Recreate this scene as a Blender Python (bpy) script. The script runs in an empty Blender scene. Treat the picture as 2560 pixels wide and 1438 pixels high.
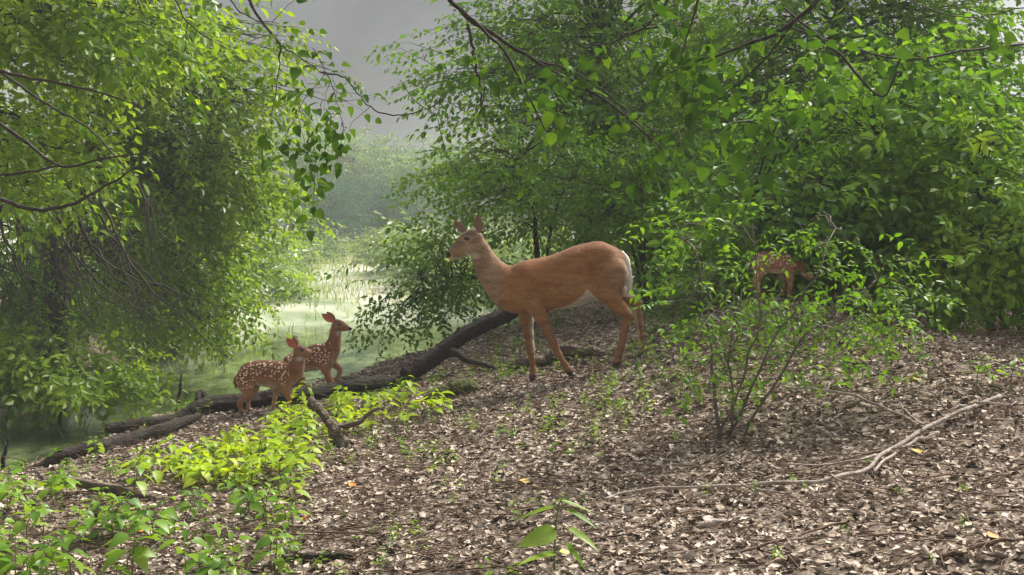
import bpy, math, random
import numpy as np
from mathutils import Vector

rs = np.random.RandomState(7)
random.seed(7)
R = math.radians

# ------------------------------------------------------------------ camera
F = 2745.0            # focal length in photo pixels (photo 2560 wide)
HOR = 600.0           # photo row of the horizon
EYE = 2.5             # eye height above datum
sc = bpy.context.scene
cam_d = bpy.data.cameras.new("camera")
cam_d.sensor_width = 36.0
cam_d.lens = 36.0 * F / 2560.0
cam_d.shift_y = -(719.0 - HOR) / 2560.0
cam_d.clip_start = 0.05
cam_d.clip_end = 2000.0
cam = bpy.data.objects.new("camera", cam_d)
sc.collection.objects.link(cam)
cam.location = (0, 0, EYE)
cam.rotation_euler = (R(90), 0, 0)
sc.camera = cam

# ------------------------------------------------------------------ light
SUN_EL, SUN_AZ = 50.0, 46.0      # azimuth measured from +Y (away from the camera) towards +X
w = bpy.data.worlds.new("World")
sc.world = w
w.use_nodes = True
nt = w.node_tree
nt.nodes.clear()
wo = nt.nodes.new("ShaderNodeOutputWorld")
bg = nt.nodes.new("ShaderNodeBackground")
sky = nt.nodes.new("ShaderNodeTexSky")
sky.sky_type = 'NISHITA'
sky.sun_disc = False
sky.sun_elevation = R(SUN_EL)
sky.sun_rotation = R(SUN_AZ)
sky.dust_density = 4.0
sky.air_density = 1.0
hsv = nt.nodes.new("ShaderNodeHueSaturation")
hsv.inputs['Saturation'].default_value = 0.22
hsv.inputs['Value'].default_value = 1.0
nt.links.new(sky.outputs[0], hsv.inputs['Color'])
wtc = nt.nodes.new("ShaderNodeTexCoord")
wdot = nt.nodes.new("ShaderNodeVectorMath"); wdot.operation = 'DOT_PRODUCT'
wdot.inputs[1].default_value = (0.0, math.cos(R(22)), math.sin(R(22)))  # made-up cloud bank: darkens the sky ahead, brighter elsewhere for fill
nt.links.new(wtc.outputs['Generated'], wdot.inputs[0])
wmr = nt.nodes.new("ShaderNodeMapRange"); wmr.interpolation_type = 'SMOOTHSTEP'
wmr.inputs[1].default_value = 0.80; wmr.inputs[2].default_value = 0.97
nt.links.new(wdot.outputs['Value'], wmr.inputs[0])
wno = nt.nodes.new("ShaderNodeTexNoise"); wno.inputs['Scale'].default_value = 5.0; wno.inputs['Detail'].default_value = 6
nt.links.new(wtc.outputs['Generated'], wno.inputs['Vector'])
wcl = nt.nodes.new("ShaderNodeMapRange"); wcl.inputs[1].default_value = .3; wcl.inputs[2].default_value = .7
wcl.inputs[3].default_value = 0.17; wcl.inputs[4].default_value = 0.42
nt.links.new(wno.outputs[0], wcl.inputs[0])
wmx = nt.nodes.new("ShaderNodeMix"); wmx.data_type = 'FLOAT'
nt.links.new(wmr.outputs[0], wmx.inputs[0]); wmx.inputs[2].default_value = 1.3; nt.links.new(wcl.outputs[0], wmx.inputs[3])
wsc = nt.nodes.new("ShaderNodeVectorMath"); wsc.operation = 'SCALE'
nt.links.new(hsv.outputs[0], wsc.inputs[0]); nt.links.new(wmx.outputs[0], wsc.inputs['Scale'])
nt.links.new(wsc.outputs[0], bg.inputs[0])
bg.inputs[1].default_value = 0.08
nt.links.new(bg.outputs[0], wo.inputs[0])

sun_d = bpy.data.lights.new("sun", 'SUN')
sun_d.energy = 4.8
sun_d.angle = R(16)
sun_d.color = (1.0, 0.95, 0.86)
sun = bpy.data.objects.new("sun", sun_d)
sc.collection.objects.link(sun)
az, el = R(SUN_AZ), R(SUN_EL)
to_sun = Vector((math.sin(az) * math.cos(el), math.cos(az) * math.cos(el), math.sin(el)))
sun.rotation_euler = to_sun.to_track_quat('Z', 'Y').to_euler()

sc.view_settings.view_transform = 'Standard'
sc.view_settings.look = 'None'
sc.view_settings.exposure = 0.95
sc.view_settings.gamma = 1.0
sc.render.engine = 'CYCLES'
sc.cycles.max_bounces = 7
sc.cycles.diffuse_bounces = 4
sc.cycles.glossy_bounces = 2
sc.cycles.transmission_bounces = 4
sc.cycles.volume_bounces = 0
sc.cycles.transparent_max_bounces = 6
sc.cycles.use_denoising = True

# ------------------------------------------------------------------ helpers
def P(px, py, D):
    return np.array([(px - 1280.0) / F * D, D, EYE - (py - HOR) / F * D])

def link(o):
    sc.collection.objects.link(o)
    return o

def tag(o, label=None, cat=None, group=None, kind=None):
    if label: o['label'] = label
    if cat: o['category'] = cat
    if group: o['group'] = group
    if kind: o['kind'] = kind
    return o

def empty(name, loc, label=None, cat=None, group=None):
    o = bpy.data.objects.new(name, None)
    o.empty_display_size = 0.1
    link(o)
    o.location = [float(v) for v in loc]
    return tag(o, label, cat, group)

class MB:
    def __init__(s):
        s.v = []; s.t = []; s.q = []; s.n = 0
        s.tm = []; s.qm = []
    def add(s, v, tris=None, quads=None, mat=0):
        v = np.asarray(v, dtype=np.float64).reshape(-1, 3)
        if tris is not None and len(tris):
            a = np.asarray(tris, dtype=np.int64).reshape(-1, 3) + s.n
            s.t.append(a); s.tm.append(np.full(len(a), mat))
        if quads is not None and len(quads):
            a = np.asarray(quads, dtype=np.int64).reshape(-1, 4) + s.n
            s.q.append(a); s.qm.append(np.full(len(a), mat))
        s.v.append(v); s.n += len(v)
    def arrays(s):
        v = np.concatenate(s.v) if s.v else np.zeros((0, 3))
        t = np.concatenate(s.t) if s.t else np.zeros((0, 3), int)
        q = np.concatenate(s.q) if s.q else np.zeros((0, 4), int)
        return v, t, q
    def mesh(s, name, mats, origin=(0, 0, 0), smooth=True):
        v, t, q = s.arrays()
        v = v - np.asarray(origin)
        me = bpy.data.meshes.new(name)
        me.vertices.add(len(v))
        me.vertices.foreach_set("co", v.astype(np.float32).ravel())
        nl = len(t) * 3 + len(q) * 4
        me.loops.add(nl)
        me.loops.foreach_set("vertex_index", np.concatenate([t.ravel(), q.ravel()]).astype(np.int32))
        me.polygons.add(len(t) + len(q))
        ls = np.concatenate([np.arange(len(t)) * 3, len(t) * 3 + np.arange(len(q)) * 4]).astype(np.int32)
        me.polygons.foreach_set("loop_start", ls)
        if len(mats) > 1:
            mi = np.concatenate(s.tm + s.qm).astype(np.int32)
            me.polygons.foreach_set("material_index", mi)
        me.polygons.foreach_set("use_smooth", np.full(len(t) + len(q), smooth))
        me.update(calc_edges=True)
        for m in mats: me.materials.append(m)
        return me
    def build(s, name, mats, parent=None, origin=None, smooth=True):
        if not isinstance(mats, (list, tuple)): mats = [mats]
        if origin is None:
            origin = np.array(parent.location) if parent is not None else (0, 0, 0)
        me = s.mesh(name, mats, origin, smooth)
        o = bpy.data.objects.new(name, me)
        link(o)
        if parent is not None: o.parent = parent
        else: o.location = [float(c) for c in origin]
        return o

def unit(v):
    v = np.asarray(v, float)
    return v / (np.linalg.norm(v, axis=-1, keepdims=True) + 1e-12)

def tube(mb, pts, radii, sides=6, cap=True, wob=0.0, mat=0):
    pts = np.asarray(pts, float); n = len(pts)
    radii = np.broadcast_to(np.asarray(radii, float), (n,))
    T = np.gradient(pts, axis=0); T = unit(T)
    up = np.array([0.13, 0.21, 1.0])
    if abs(T[0] @ unit(up)) > 0.95: up = np.array([1.0, 0.3, 0.1])
    X = np.empty_like(pts); x = unit(np.cross(up, T[0]))
    for i in range(n):
        x = x - (x @ T[i]) * T[i]; x = unit(x); X[i] = x
    Y = np.cross(T, X)
    a = np.arange(sides) / sides * 2 * np.pi
    rr = radii[:, None] * (1 + (rs.rand(n, sides) - 0.5) * 2 * wob)
    V = pts[:, None, :] + (X[:, None, :] * np.cos(a)[None, :, None] + Y[:, None, :] * np.sin(a)[None, :, None]) * rr[..., None]
    V = V.reshape(-1, 3)
    i = np.arange(n - 1)[:, None] * sides; j = np.arange(sides)[None, :]; k = (j + 1) % sides
    q = np.stack([i + j, i + k, i + sides + k, i + sides + j], -1).reshape(-1, 4)
    tr = None
    if cap:
        V = np.vstack([V, pts[0], pts[-1]])
        c0 = n * sides; jj = np.arange(sides); kk = (jj + 1) % sides
        tr = np.vstack([np.stack([np.full(sides, c0), kk, jj], -1),
                        np.stack([np.full(sides, c0 + 1), (n - 1) * sides + jj, (n - 1) * sides + kk], -1)])
    mb.add(V, tr, q, mat)

def smooth_curve(pts, n):
    """Catmull-Rom through rows of pts (any number of columns)."""
    p = np.asarray(pts, float)
    if len(p) == 2:
        t = np.linspace(0, 1, n)[:, None]
        return p[0] * (1 - t) + p[1] * t
    p = np.vstack([2 * p[0] - p[1], p, 2 * p[-1] - p[-2]])
    out = []
    m = len(p) - 3
    for s in np.linspace(0, m - 1e-6, n):
        i = int(s); u = s - i
        a, b, c, d = p[i], p[i + 1], p[i + 2], p[i + 3]
        out.append(0.5 * ((2 * b) + (-a + c) * u + (2 * a - 5 * b + 4 * c - d) * u * u + (-a + 3 * b - 3 * c + d) * u ** 3))
    return np.array(out)

def jitter_curve(c, amp):
    n = len(c); c = c.copy()
    k = rs.randn(n, 3); k = np.cumsum(k, 0) * 0.35 + rs.randn(n, 3) * 0.4
    k -= np.linspace(0, 1, n)[:, None] * k[-1] + (1 - np.linspace(0, 1, n))[:, None] * k[0]
    c[:, :3] += k * amp
    return c

ORD = "first second third fourth fifth sixth seventh eighth ninth tenth eleventh twelfth thirteenth fourteenth fifteenth sixteenth".split()
def label_rows(items, what, where):
    """items: (px, depth, object); name each by its row (near to far) and its count from the left"""
    items = sorted(items, key=lambda t: t[1]); k = max(1, math.ceil(len(items) / 9)); per = math.ceil(len(items) / k)
    rows = [items[i:i + per] for i in range(0, len(items), per)]
    nm = {1: [""], 2: ["front row", "back row"], 3: ["front row", "middle row", "back row"]}.get(len(rows)) or ["front row"] + [o + " row from the front" for o in ORD[1:len(rows) - 1]] + ["back row"]
    for rw, r_name in zip(rows, nm):
        for i, (px, d, o) in enumerate(sorted(rw, key=lambda t: t[0])):
            o['label'] = f"{ORD[i]} {what} from the left" + (f", {r_name}," if r_name else "") + f" {where}"

# value noise (numpy)
_perm = np.random.RandomState(3).rand(64, 64)
def vnoise(x, y):
    xi = np.floor(x).astype(int); yi = np.floor(y).astype(int)
    fx = x - xi; fy = y - yi
    fx = fx * fx * (3 - 2 * fx); fy = fy * fy * (3 - 2 * fy)
    g = lambda a, b: _perm[a % 64, b % 64]
    return (g(xi, yi) * (1 - fx) + g(xi + 1, yi) * fx) * (1 - fy) + (g(xi, yi + 1) * (1 - fx) + g(xi + 1, yi + 1) * fx) * fy - 0.5

# ------------------------------------------------------------------ materials
def new_mat(name):
    m = bpy.data.materials.new(name); m.use_nodes = True
    m.node_tree.nodes.clear()
    return m, m.node_tree

def ramp(nt, stops):
    r = nt.nodes.new("ShaderNodeValToRGB")
    e = r.color_ramp.elements
    while len(e) > 1: e.remove(e[-1])
    e[0].position = stops[0][0]; e[0].color = (*stops[0][1], 1)
    for p, c in stops[1:]:
        x = e.new(p); x.color = (*c, 1)
    return r

def leaf_mat(name, dark, mid, light, trans=0.46, gloss=0.03, tcol=None, nscale=0.6):
    m, nt = new_mat(name); N = nt.nodes; L = nt.links
    out = N.new("ShaderNodeOutputMaterial")
    geo = N.new("ShaderNodeNewGeometry")
    tc = N.new("ShaderNodeTexCoord")
    noi = N.new("ShaderNodeTexNoise"); noi.inputs['Scale'].default_value = nscale; noi.inputs['Detail'].default_value = 2
    L.new(geo.outputs['Position'], noi.inputs['Vector'])
    mx = N.new("ShaderNodeMath"); mx.operation = 'MULTIPLY_ADD'
    L.new(geo.outputs['Random Per Island'], mx.inputs[0]); mx.inputs[1].default_value = 0.55
    ma = N.new("ShaderNodeMath"); ma.operation = 'MULTIPLY_ADD'; ma.inputs[1].default_value = 1.5; ma.inputs[2].default_value = -0.52
    L.new(noi.outputs[0], ma.inputs[0]); L.new(ma.outputs[0], mx.inputs[2])
    rp = ramp(nt, [(0.0, dark), (0.45, mid), (1.0, light)])
    L.new(mx.outputs[0], rp.inputs[0])
    d = N.new("ShaderNodeBsdfDiffuse"); L.new(rp.outputs[0], d.inputs[0])
    t = N.new("ShaderNodeBsdfTranslucent")
    mt = N.new("ShaderNodeMixRGB"); mt.blend_type = 'MULTIPLY'; mt.inputs[0].default_value = 1.0
    L.new(rp.outputs[0], mt.inputs[1]); mt.inputs[2].default_value = (*(tcol or (1.7, 1.55, 0.6)), 1)
    L.new(mt.outputs[0], t.inputs[0])
    m1 = N.new("ShaderNodeMixShader"); m1.inputs[0].default_value = trans
    L.new(d.outputs[0], m1.inputs[1]); L.new(t.outputs[0], m1.inputs[2])
    g = N.new("ShaderNodeBsdfGlossy"); g.inputs['Roughness'].default_value = 0.42
    m2 = N.new("ShaderNodeMixShader"); m2.inputs[0].default_value = gloss
    L.new(m1.outputs[0], m2.inputs[1]); L.new(g.outputs[0], m2.inputs[2])
    L.new(m2.outputs[0], out.inputs[0])
    return m

def bark_mat(name, a, b, c=None, scale=9.0, bump=0.6, stretch=(1, 1, 1), moss=None):
    m, nt = new_mat(name); N = nt.nodes; L = nt.links
    out = N.new("ShaderNodeOutputMaterial"); bs = N.new("ShaderNodeBsdfPrincipled")
    tc = N.new("ShaderNodeTexCoord"); mp = N.new("ShaderNodeMapping")
    mp.inputs['Scale'].default_value = stretch
    L.new(tc.outputs['Object'], mp.inputs[0])
    n1 = N.new("ShaderNodeTexNoise"); n1.inputs['Scale'].default_value = scale; n1.inputs['Detail'].default_value = 6; n1.inputs['Roughness'].default_value = 0.65
    L.new(mp.outputs[0], n1.inputs['Vector'])
    rp = ramp(nt, [(0.3, a), (0.55, b), (0.75, c or b)])
    L.new(n1.outputs[0], rp.inputs[0])
    col = rp.outputs[0]
    if moss:
        n2 = N.new("ShaderNodeTexNoise"); n2.inputs['Scale'].default_value = 5; n2.inputs['Detail'].default_value = 4
        L.new(tc.outputs['Object'], n2.inputs['Vector'])
        r2 = ramp(nt, [(0.5, (0, 0, 0)), (0.62, (1, 1, 1))]); L.new(n2.outputs[0], r2.inputs[0])
        mm = N.new("ShaderNodeMixRGB"); L.new(r2.outputs[0], mm.inputs[0]); L.new(col, mm.inputs[1]); mm.inputs[2].default_value = (*moss, 1)
        col = mm.outputs[0]
    L.new(col, bs.inputs['Base Color'])
    bs.inputs['Roughness'].default_value = 0.85
    bs.inputs['Specular IOR Level'].default_value = 0.25
    bp = N.new("ShaderNodeBump"); bp.inputs['Strength'].default_value = bump; bp.inputs['Distance'].default_value = 0.02
    n3 = N.new("ShaderNodeTexNoise"); n3.inputs['Scale'].default_value = scale * 2.5; n3.inputs['Detail'].default_value = 5
    L.new(mp.outputs[0], n3.inputs['Vector']); L.new(n3.outputs[0], bp.inputs['Height'])
    L.new(bp.outputs[0], bs.inputs['Normal']); L.new(bs.outputs[0], out.inputs[0])
    return m

M_leaf_left = leaf_mat("leaf_yellow_green", (0.07, 0.14, 0.012), (0.15, 0.26, 0.018), (0.26, 0.36, 0.025), trans=.5)
M_leaf_right = leaf_mat("leaf_mid_green", (0.045, 0.12, 0.012), (0.09, 0.20, 0.018), (0.16, 0.29, 0.025), trans=0.46)
M_leaf_dark = leaf_mat("leaf_deep_green", (0.045, 0.11, 0.012), (0.09, 0.18, 0.016), (0.14, 0.25, 0.02), trans=0.45)
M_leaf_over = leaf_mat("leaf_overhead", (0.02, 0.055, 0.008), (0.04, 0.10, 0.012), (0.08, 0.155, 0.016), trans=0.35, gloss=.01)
M_leaf_plant = leaf_mat("leaf_seedling", (0.06, 0.14, 0.015), (0.13, 0.25, 0.02), (0.26, 0.37, 0.03), trans=0.42, gloss=0.025, nscale=2.0)
M_leaf_shrub = leaf_mat("leaf_light_green", (0.06, 0.15, 0.015), (0.12, 0.25, 0.02), (0.20, 0.34, 0.03), trans=0.48)
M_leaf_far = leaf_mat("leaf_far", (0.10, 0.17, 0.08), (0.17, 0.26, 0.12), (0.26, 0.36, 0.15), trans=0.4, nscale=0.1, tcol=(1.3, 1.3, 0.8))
M_leaf_meadow = leaf_mat("leaf_meadow", (0.10, 0.17, 0.07), (0.17, 0.26, 0.10), (0.26, 0.34, 0.14), trans=0.3, nscale=0.2)
M_bark_dark = bark_mat("bark_dark", (0.018, 0.014, 0.012), (0.05, 0.04, 0.033), (0.08, 0.065, 0.05), 14)
M_bark_grey = bark_mat("bark_grey", (0.05, 0.042, 0.035), (0.13, 0.11, 0.09), (0.2, 0.17, 0.14), 14)
M_log = bark_mat("bark_log", (0.012, 0.009, 0.007), (0.035, 0.025, 0.019), (0.10, 0.078, 0.06), 9, 1.0, (1, 2, 5), moss=(0.035, 0.036, 0.02))
M_log_light = bark_mat("bark_weathered", (0.05, 0.036, 0.027), (0.14, 0.11, 0.08), (0.28, 0.23, 0.18), 9, 1.0, (1, 2, 5))
M_moss = bark_mat("moss", (0.03, 0.03, 0.015), (0.07, 0.075, 0.02), (0.12, 0.13, 0.03), 16, 1.0)
M_stick_pale = bark_mat("pale_stick", (0.14, 0.11, 0.09), (0.34, 0.28, 0.24), (0.52, 0.46, 0.40), 25, 0.6)
M_stick_brown = bark_mat("brown_stick", (0.05, 0.03, 0.02), (0.14, 0.09, 0.06), (0.24, 0.17, 0.12), 25, 0.6)
M_stem = bark_mat("green_stem", (0.06, 0.09, 0.02), (0.12, 0.17, 0.04), None, 20, 0.1)

# ------------------------------------------------------------------ animal placement (before the ground, which must meet their hooves)
# crop frames: photo = origin + crop / scale
DOE = dict(o=(1080, 500), s=2.877, D=8.07)
FW1 = dict(o=(560, 760), s=4.794, D=8.85)
FW2 = dict(o=(560, 760), s=4.794, D=9.75)
FW3 = dict(o=(1825, 615), s=4.794, D=8.3)
def cw(fr, cx, cy, yo=0.0):
    D = fr['D']
    px = fr['o'][0] + cx / fr['s']; py = fr['o'][1] + cy / fr['s']
    p = P(px, py, D); p[1] += yo
    return p

hooves = [cw(DOE, 1008, 1278, -.09), cw(DOE, 712, 1338, .08), cw(DOE, 1316, 1200, -.09), cw(DOE, 1497, 1168, .09),
          cw(FW1, 250, 1345, -.05), cw(FW1, 285, 1330, .05), cw(FW1, 772, 1290, -.05), cw(FW1, 580, 1305, .05),
          cw(FW2, 1335, 1085, -.05), cw(FW2, 905, 1100, 0.0), cw(FW3, 640, 640, 0), cw(FW3, 330, 640, 0)]

# ------------------------------------------------------------------ terrain
ctrl = [P(0, 1438, 4.6), P(640, 1438, 4.3), P(1280, 1438, 4.0), P(1920, 1438, 3.7), P(2560, 1438, 3.4),
        P(0, 1190, 7.2), P(300, 1112, 8.2), P(640, 1200, 6.2), P(1280, 1200, 5.6), P(1800, 1112, 5.7), P(2560, 1100, 5.2),
        P(2200, 1180, 4.9), P(2560, 830, 8.5), P(1000, 965, 9.3), P(1280, 860, 11.0), P(1700, 800, 10.5), P(2150, 860, 8.6),
        P(1700, 735, 14.0), P(900, 1080, 7.4), P(480, 1060, 8.7), P(2250, 770, 11.0)] + hooves
ctrl += [np.array(c, float) for c in [(8, 5, EYE - .2), (8, 14, EYE + .1), (1.5, 17, EYE - .75), (0, 1, EYE - 1.25), (-3, 1, EYE - 1.42),
                                      (3, 1, EYE - .95), (-6, 6, EYE - 1.6), (-5, 11, EYE - 1.6), (14, 25, EYE + .5), (5, 28, EYE - .6)]]
ctrl = np.array(ctrl)
def _tps(r2): return np.where(r2 > 1e-12, r2 * np.log(np.maximum(r2, 1e-12)) * 0.5, 0)
_n = len(ctrl)
_K = _tps(((ctrl[:, None, :2] - ctrl[None, :, :2]) ** 2).sum(-1)) + np.eye(_n) * 1e-4
_Pm = np.hstack([np.ones((_n, 1)), ctrl[:, :2]])
_A = np.zeros((_n + 3, _n + 3)); _A[:_n, :_n] = _K; _A[:_n, _n:] = _Pm; _A[_n:, :_n] = _Pm.T
_sol = np.linalg.solve(_A, np.concatenate([ctrl[:, 2], np.zeros(3)]))

def land(x, y):
    sh = x.shape; x = np.clip(x.ravel(), -10, 16); y = np.clip(y.ravel(), -2, 34)
    out = np.empty(len(x))
    for a in range(0, len(x), 20000):
        q = np.stack([x[a:a + 20000], y[a:a + 20000]], -1)
        k = _tps(((q[:, None, :] - ctrl[None, :, :2]) ** 2).sum(-1))
        out[a:a + 20000] = k @ _sol[:_n] + _sol[_n] + q @ _sol[_n + 1:]
    return out.reshape(sh)

BANK_R = np.array([(-14, -6), (-6.5, 2.5), (-4.3, 5.6), (-3.45, 7.4), (-3.05, 8.5), (-2.55, 9.7), (-1.6, 10.7), (-0.6, 11.7), (0.1, 12.9),
                   (1.4, 17), (2.6, 24), (4, 34), (8, 60), (10, 400)], float)
BANK_L = np.array([(-22, -6), (-12, 6), (-7.6, 11.5), (-6.6, 14), (-6.9, 18), (-6.9, 22), (-6.2, 28), (-7.2, 36), (-9, 60), (-14, 400)], float)
def sdist(C, x, y):
    """signed distance to a polyline; positive on its left side when walking along it"""
    best = np.full(x.shape, 1e9); sg = np.zeros(x.shape)
    for a, b in zip(C[:-1], C[1:]):
        d = b - a; t = np.clip(((x - a[0]) * d[0] + (y - a[1]) * d[1]) / (d @ d), 0, 1)
        ex = x - a[0] - t * d[0]; ey = y - a[1] - t * d[1]
        dd = np.hypot(ex, ey); s = d[0] * ey - d[1] * ex
        m = dd < best - 1e-9
        best = np.where(m, dd, best); sg = np.where(m, np.sign(s), sg)
    return best * sg
def sstep(a, b, x):
    t = np.clip((x - a) / (b - a), 0, 1); return t * t * (3 - 2 * t)

WATER = EYE - 2.3
BED = WATER - 0.7
def terrain(x, y):
    x = np.asarray(x, float); y = np.asarray(y, float)
    dR = sdist(BANK_R, x, y)          # >0: towards the water
    dL = sdist(BANK_L, x, y)          # >0: left of the left bank (land)
    L0 = land(x, y)
    near = (np.abs(x - 1) < 9) & (y < 16)
    L0 = L0 + np.where(near, vnoise(x * 1.7, y * 1.7) * .05 + vnoise(x * 5, y * 5) * .025 + vnoise(x * 14, y * 14) * .012, vnoise(x * .7, y * .7) * .3)
    zR = BED + (L0 - BED) * (1 - sstep(0.0, 1.9 + 0.05 * y, dR + vnoise(x * 1.3, y * 1.3) * .35))
    zL = BED + (WATER + 0.45 - BED) * sstep(-1.2, 1.2, dL + vnoise(x * .8 + 9, y * .8) * 1.0) + np.clip(dL, 0, 40) * 0.13 + np.where(dL > 0, vnoise(x * .9, y * .9) * .3, 0)
    zF = BED + (WATER + 0.25 - BED) * sstep(25, 31, y + vnoise(x * .25, y * .25) * 7) + np.clip(y - 28, 0, 200) * 0.030 + vnoise(x * .1, y * .1) * .5 * (y > 38)
    z = np.maximum(np.maximum(zR, zL), zF)
    return z

def ground_z(x, y): return float(terrain(np.array([x]), np.array([y]))[0])
def G(px, py, lo=2.5, hi=60.0):
    """world point where the view ray through a photo pixel meets the ground"""
    D = np.concatenate([np.arange(lo, 14, 0.02), np.arange(14, hi, 0.1)])
    x = (px - 1280) / F * D; z = EYE - (py - HOR) / F * D
    t = terrain(x, D)
    k = np.argmax(z < t)
    if not (z < t).any(): k = len(D) - 1
    return np.array([x[k], D[k], t[k]])
def Gz(px, D, dz=0.0):
    x = (px - 1280) / F * D
    return np.array([x, D, ground_z(x, D) + dz])

def spaced(a, b, step0, far, growth=1.12, down=None):
    out = list(np.arange(a, b, step0)); s = step0
    while out[-1] < far: s *= growth; out.append(out[-1] + s)
    if down is not None:
        s = step0; lo = [out[0]]
        while lo[-1] > down: s *= growth; lo.append(lo[-1] - s)
        out = lo[:0:-1] + out
    return np.array(out)
gx = spaced(-5, 6.5, 0.05, 160, 1.1, -160)
gy = spaced(2.4, 13.5, 0.05, 170, 1.08, -40)
GX, GY = np.meshgrid(gx, gy, indexing='ij')
GZ = terrain(GX, GY)
nx, ny = GX.shape
ii = (np.arange(nx - 1)[:, None] * ny + np.arange(ny - 1)[None, :]).ravel()
mb = MB(); mb.add(np.stack([GX, GY, GZ], -1).reshape(-1, 3), None, np.stack([ii, ii + ny, ii + ny + 1, ii + 1], -1))

m, nt = new_mat("forest_soil"); N = nt.nodes; L = nt.links
out = N.new("ShaderNodeOutputMaterial"); bs = N.new("ShaderNodeBsdfPrincipled"); geo = N.new("ShaderNodeNewGeometry")
n1 = N.new("ShaderNodeTexNoise"); n1.inputs['Scale'].default_value = 14; n1.inputs['Detail'].default_value = 8; n1.inputs['Roughness'].default_value = 0.75
L.new(geo.outputs['Position'], n1.inputs['Vector'])
r1 = ramp(nt, [(0.3, (0.05, 0.037, 0.027)), (0.46, (0.17, 0.13, 0.098)), (0.62, (0.32, 0.255, 0.20)), (0.8, (0.43, 0.355, 0.285))])
L.new(n1.outputs[0], r1.inputs[0])
# far open meadow: pale straw and green
sx = N.new("ShaderNodeSeparateXYZ"); L.new(geo.outputs['Position'], sx.inputs[0])
mr = N.new("ShaderNodeMapRange"); mr.inputs[1].default_value = 23; mr.inputs[2].default_value = 29
L.new(sx.outputs[1], mr.inputs[0])
n2 = N.new("ShaderNodeTexNoise"); n2.inputs['Scale'].default_value = 0.35; n2.inputs['Detail'].default_value = 8
L.new(geo.outputs['Position'], n2.inputs['Vector'])
r2 = ramp(nt, [(0.36, (0.16, 0.21, 0.11)), (0.48, (0.30, 0.33, 0.23)), (0.62, (0.44, 0.42, 0.36))])
L.new(n2.outputs[0], r2.inputs[0])
mm = N.new("ShaderNodeMixRGB"); L.new(mr.outputs[0], mm.inputs[0]); L.new(r1.outputs[0], mm.inputs[1]); L.new(r2.outputs[0], mm.inputs[2])
L.new(mm.outputs[0], bs.inputs['Base Color']); bs.inputs['Roughness'].default_value = 0.95; bs.inputs['Specular IOR Level'].default_value = 0.15
bp = N.new("ShaderNodeBump"); bp.inputs['Strength'].default_value = 1.0; bp.inputs['Distance'].default_value = 0.03
L.new(n1.outputs[0], bp.inputs['Height']); L.new(bp.outputs[0], bs.inputs['Normal']); L.new(bs.outputs[0], out.inputs[0])
ground = mb.build("ground", m); tag(ground, kind='structure')

# water
m, nt = new_mat("stream_water"); N = nt.nodes; L = nt.links
out = N.new("ShaderNodeOutputMaterial"); bs = N.new("ShaderNodeBsdfPrincipled"); geo = N.new("ShaderNodeNewGeometry")
mp = N.new("ShaderNodeMapping"); mp.inputs['Scale'].default_value = (1, 0.35, 1); L.new(geo.outputs['Position'], mp.inputs[0])
n1 = N.new("ShaderNodeTexNoise"); n1.inputs['Scale'].default_value = 1.6; n1.inputs['Detail'].default_value = 10; n1.inputs['Roughness'].default_value = 0.8
L.new(mp.outputs[0], n1.inputs['Vector'])
r1 = ramp(nt, [(0.38, (0.02, 0.028, 0.016)), (0.5, (0.07, 0.095, 0.04)), (0.6, (0.20, 0.25, 0.11))])
L.new(n1.outputs[0], r1.inputs[0]); L.new(r1.outputs[0], bs.inputs['Base Color'])
bs.inputs['Roughness'].default_value = 0.06; bs.inputs['IOR'].default_value = 1.45
n3 = N.new("ShaderNodeTexNoise"); n3.inputs['Scale'].default_value = 9; n3.inputs['Detail'].default_value = 4
L.new(mp.outputs[0], n3.inputs['Vector'])
bp = N.new("ShaderNodeBump"); bp.inputs['Strength'].default_value = 0.25; bp.inputs['Distance'].default_value = 0.03
L.new(n3.outputs[0], bp.inputs['Height']); L.new(bp.outputs[0], bs.inputs['Normal']); L.new(bs.outputs[0], out.inputs[0])
mb = MB(); mb.add([(-60, -20, WATER), (40, -20, WATER), (40, 120, WATER), (-60, 120, WATER)], None, [(0, 1, 2, 3)])
tag(mb.build("water", m), kind='structure')

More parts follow.
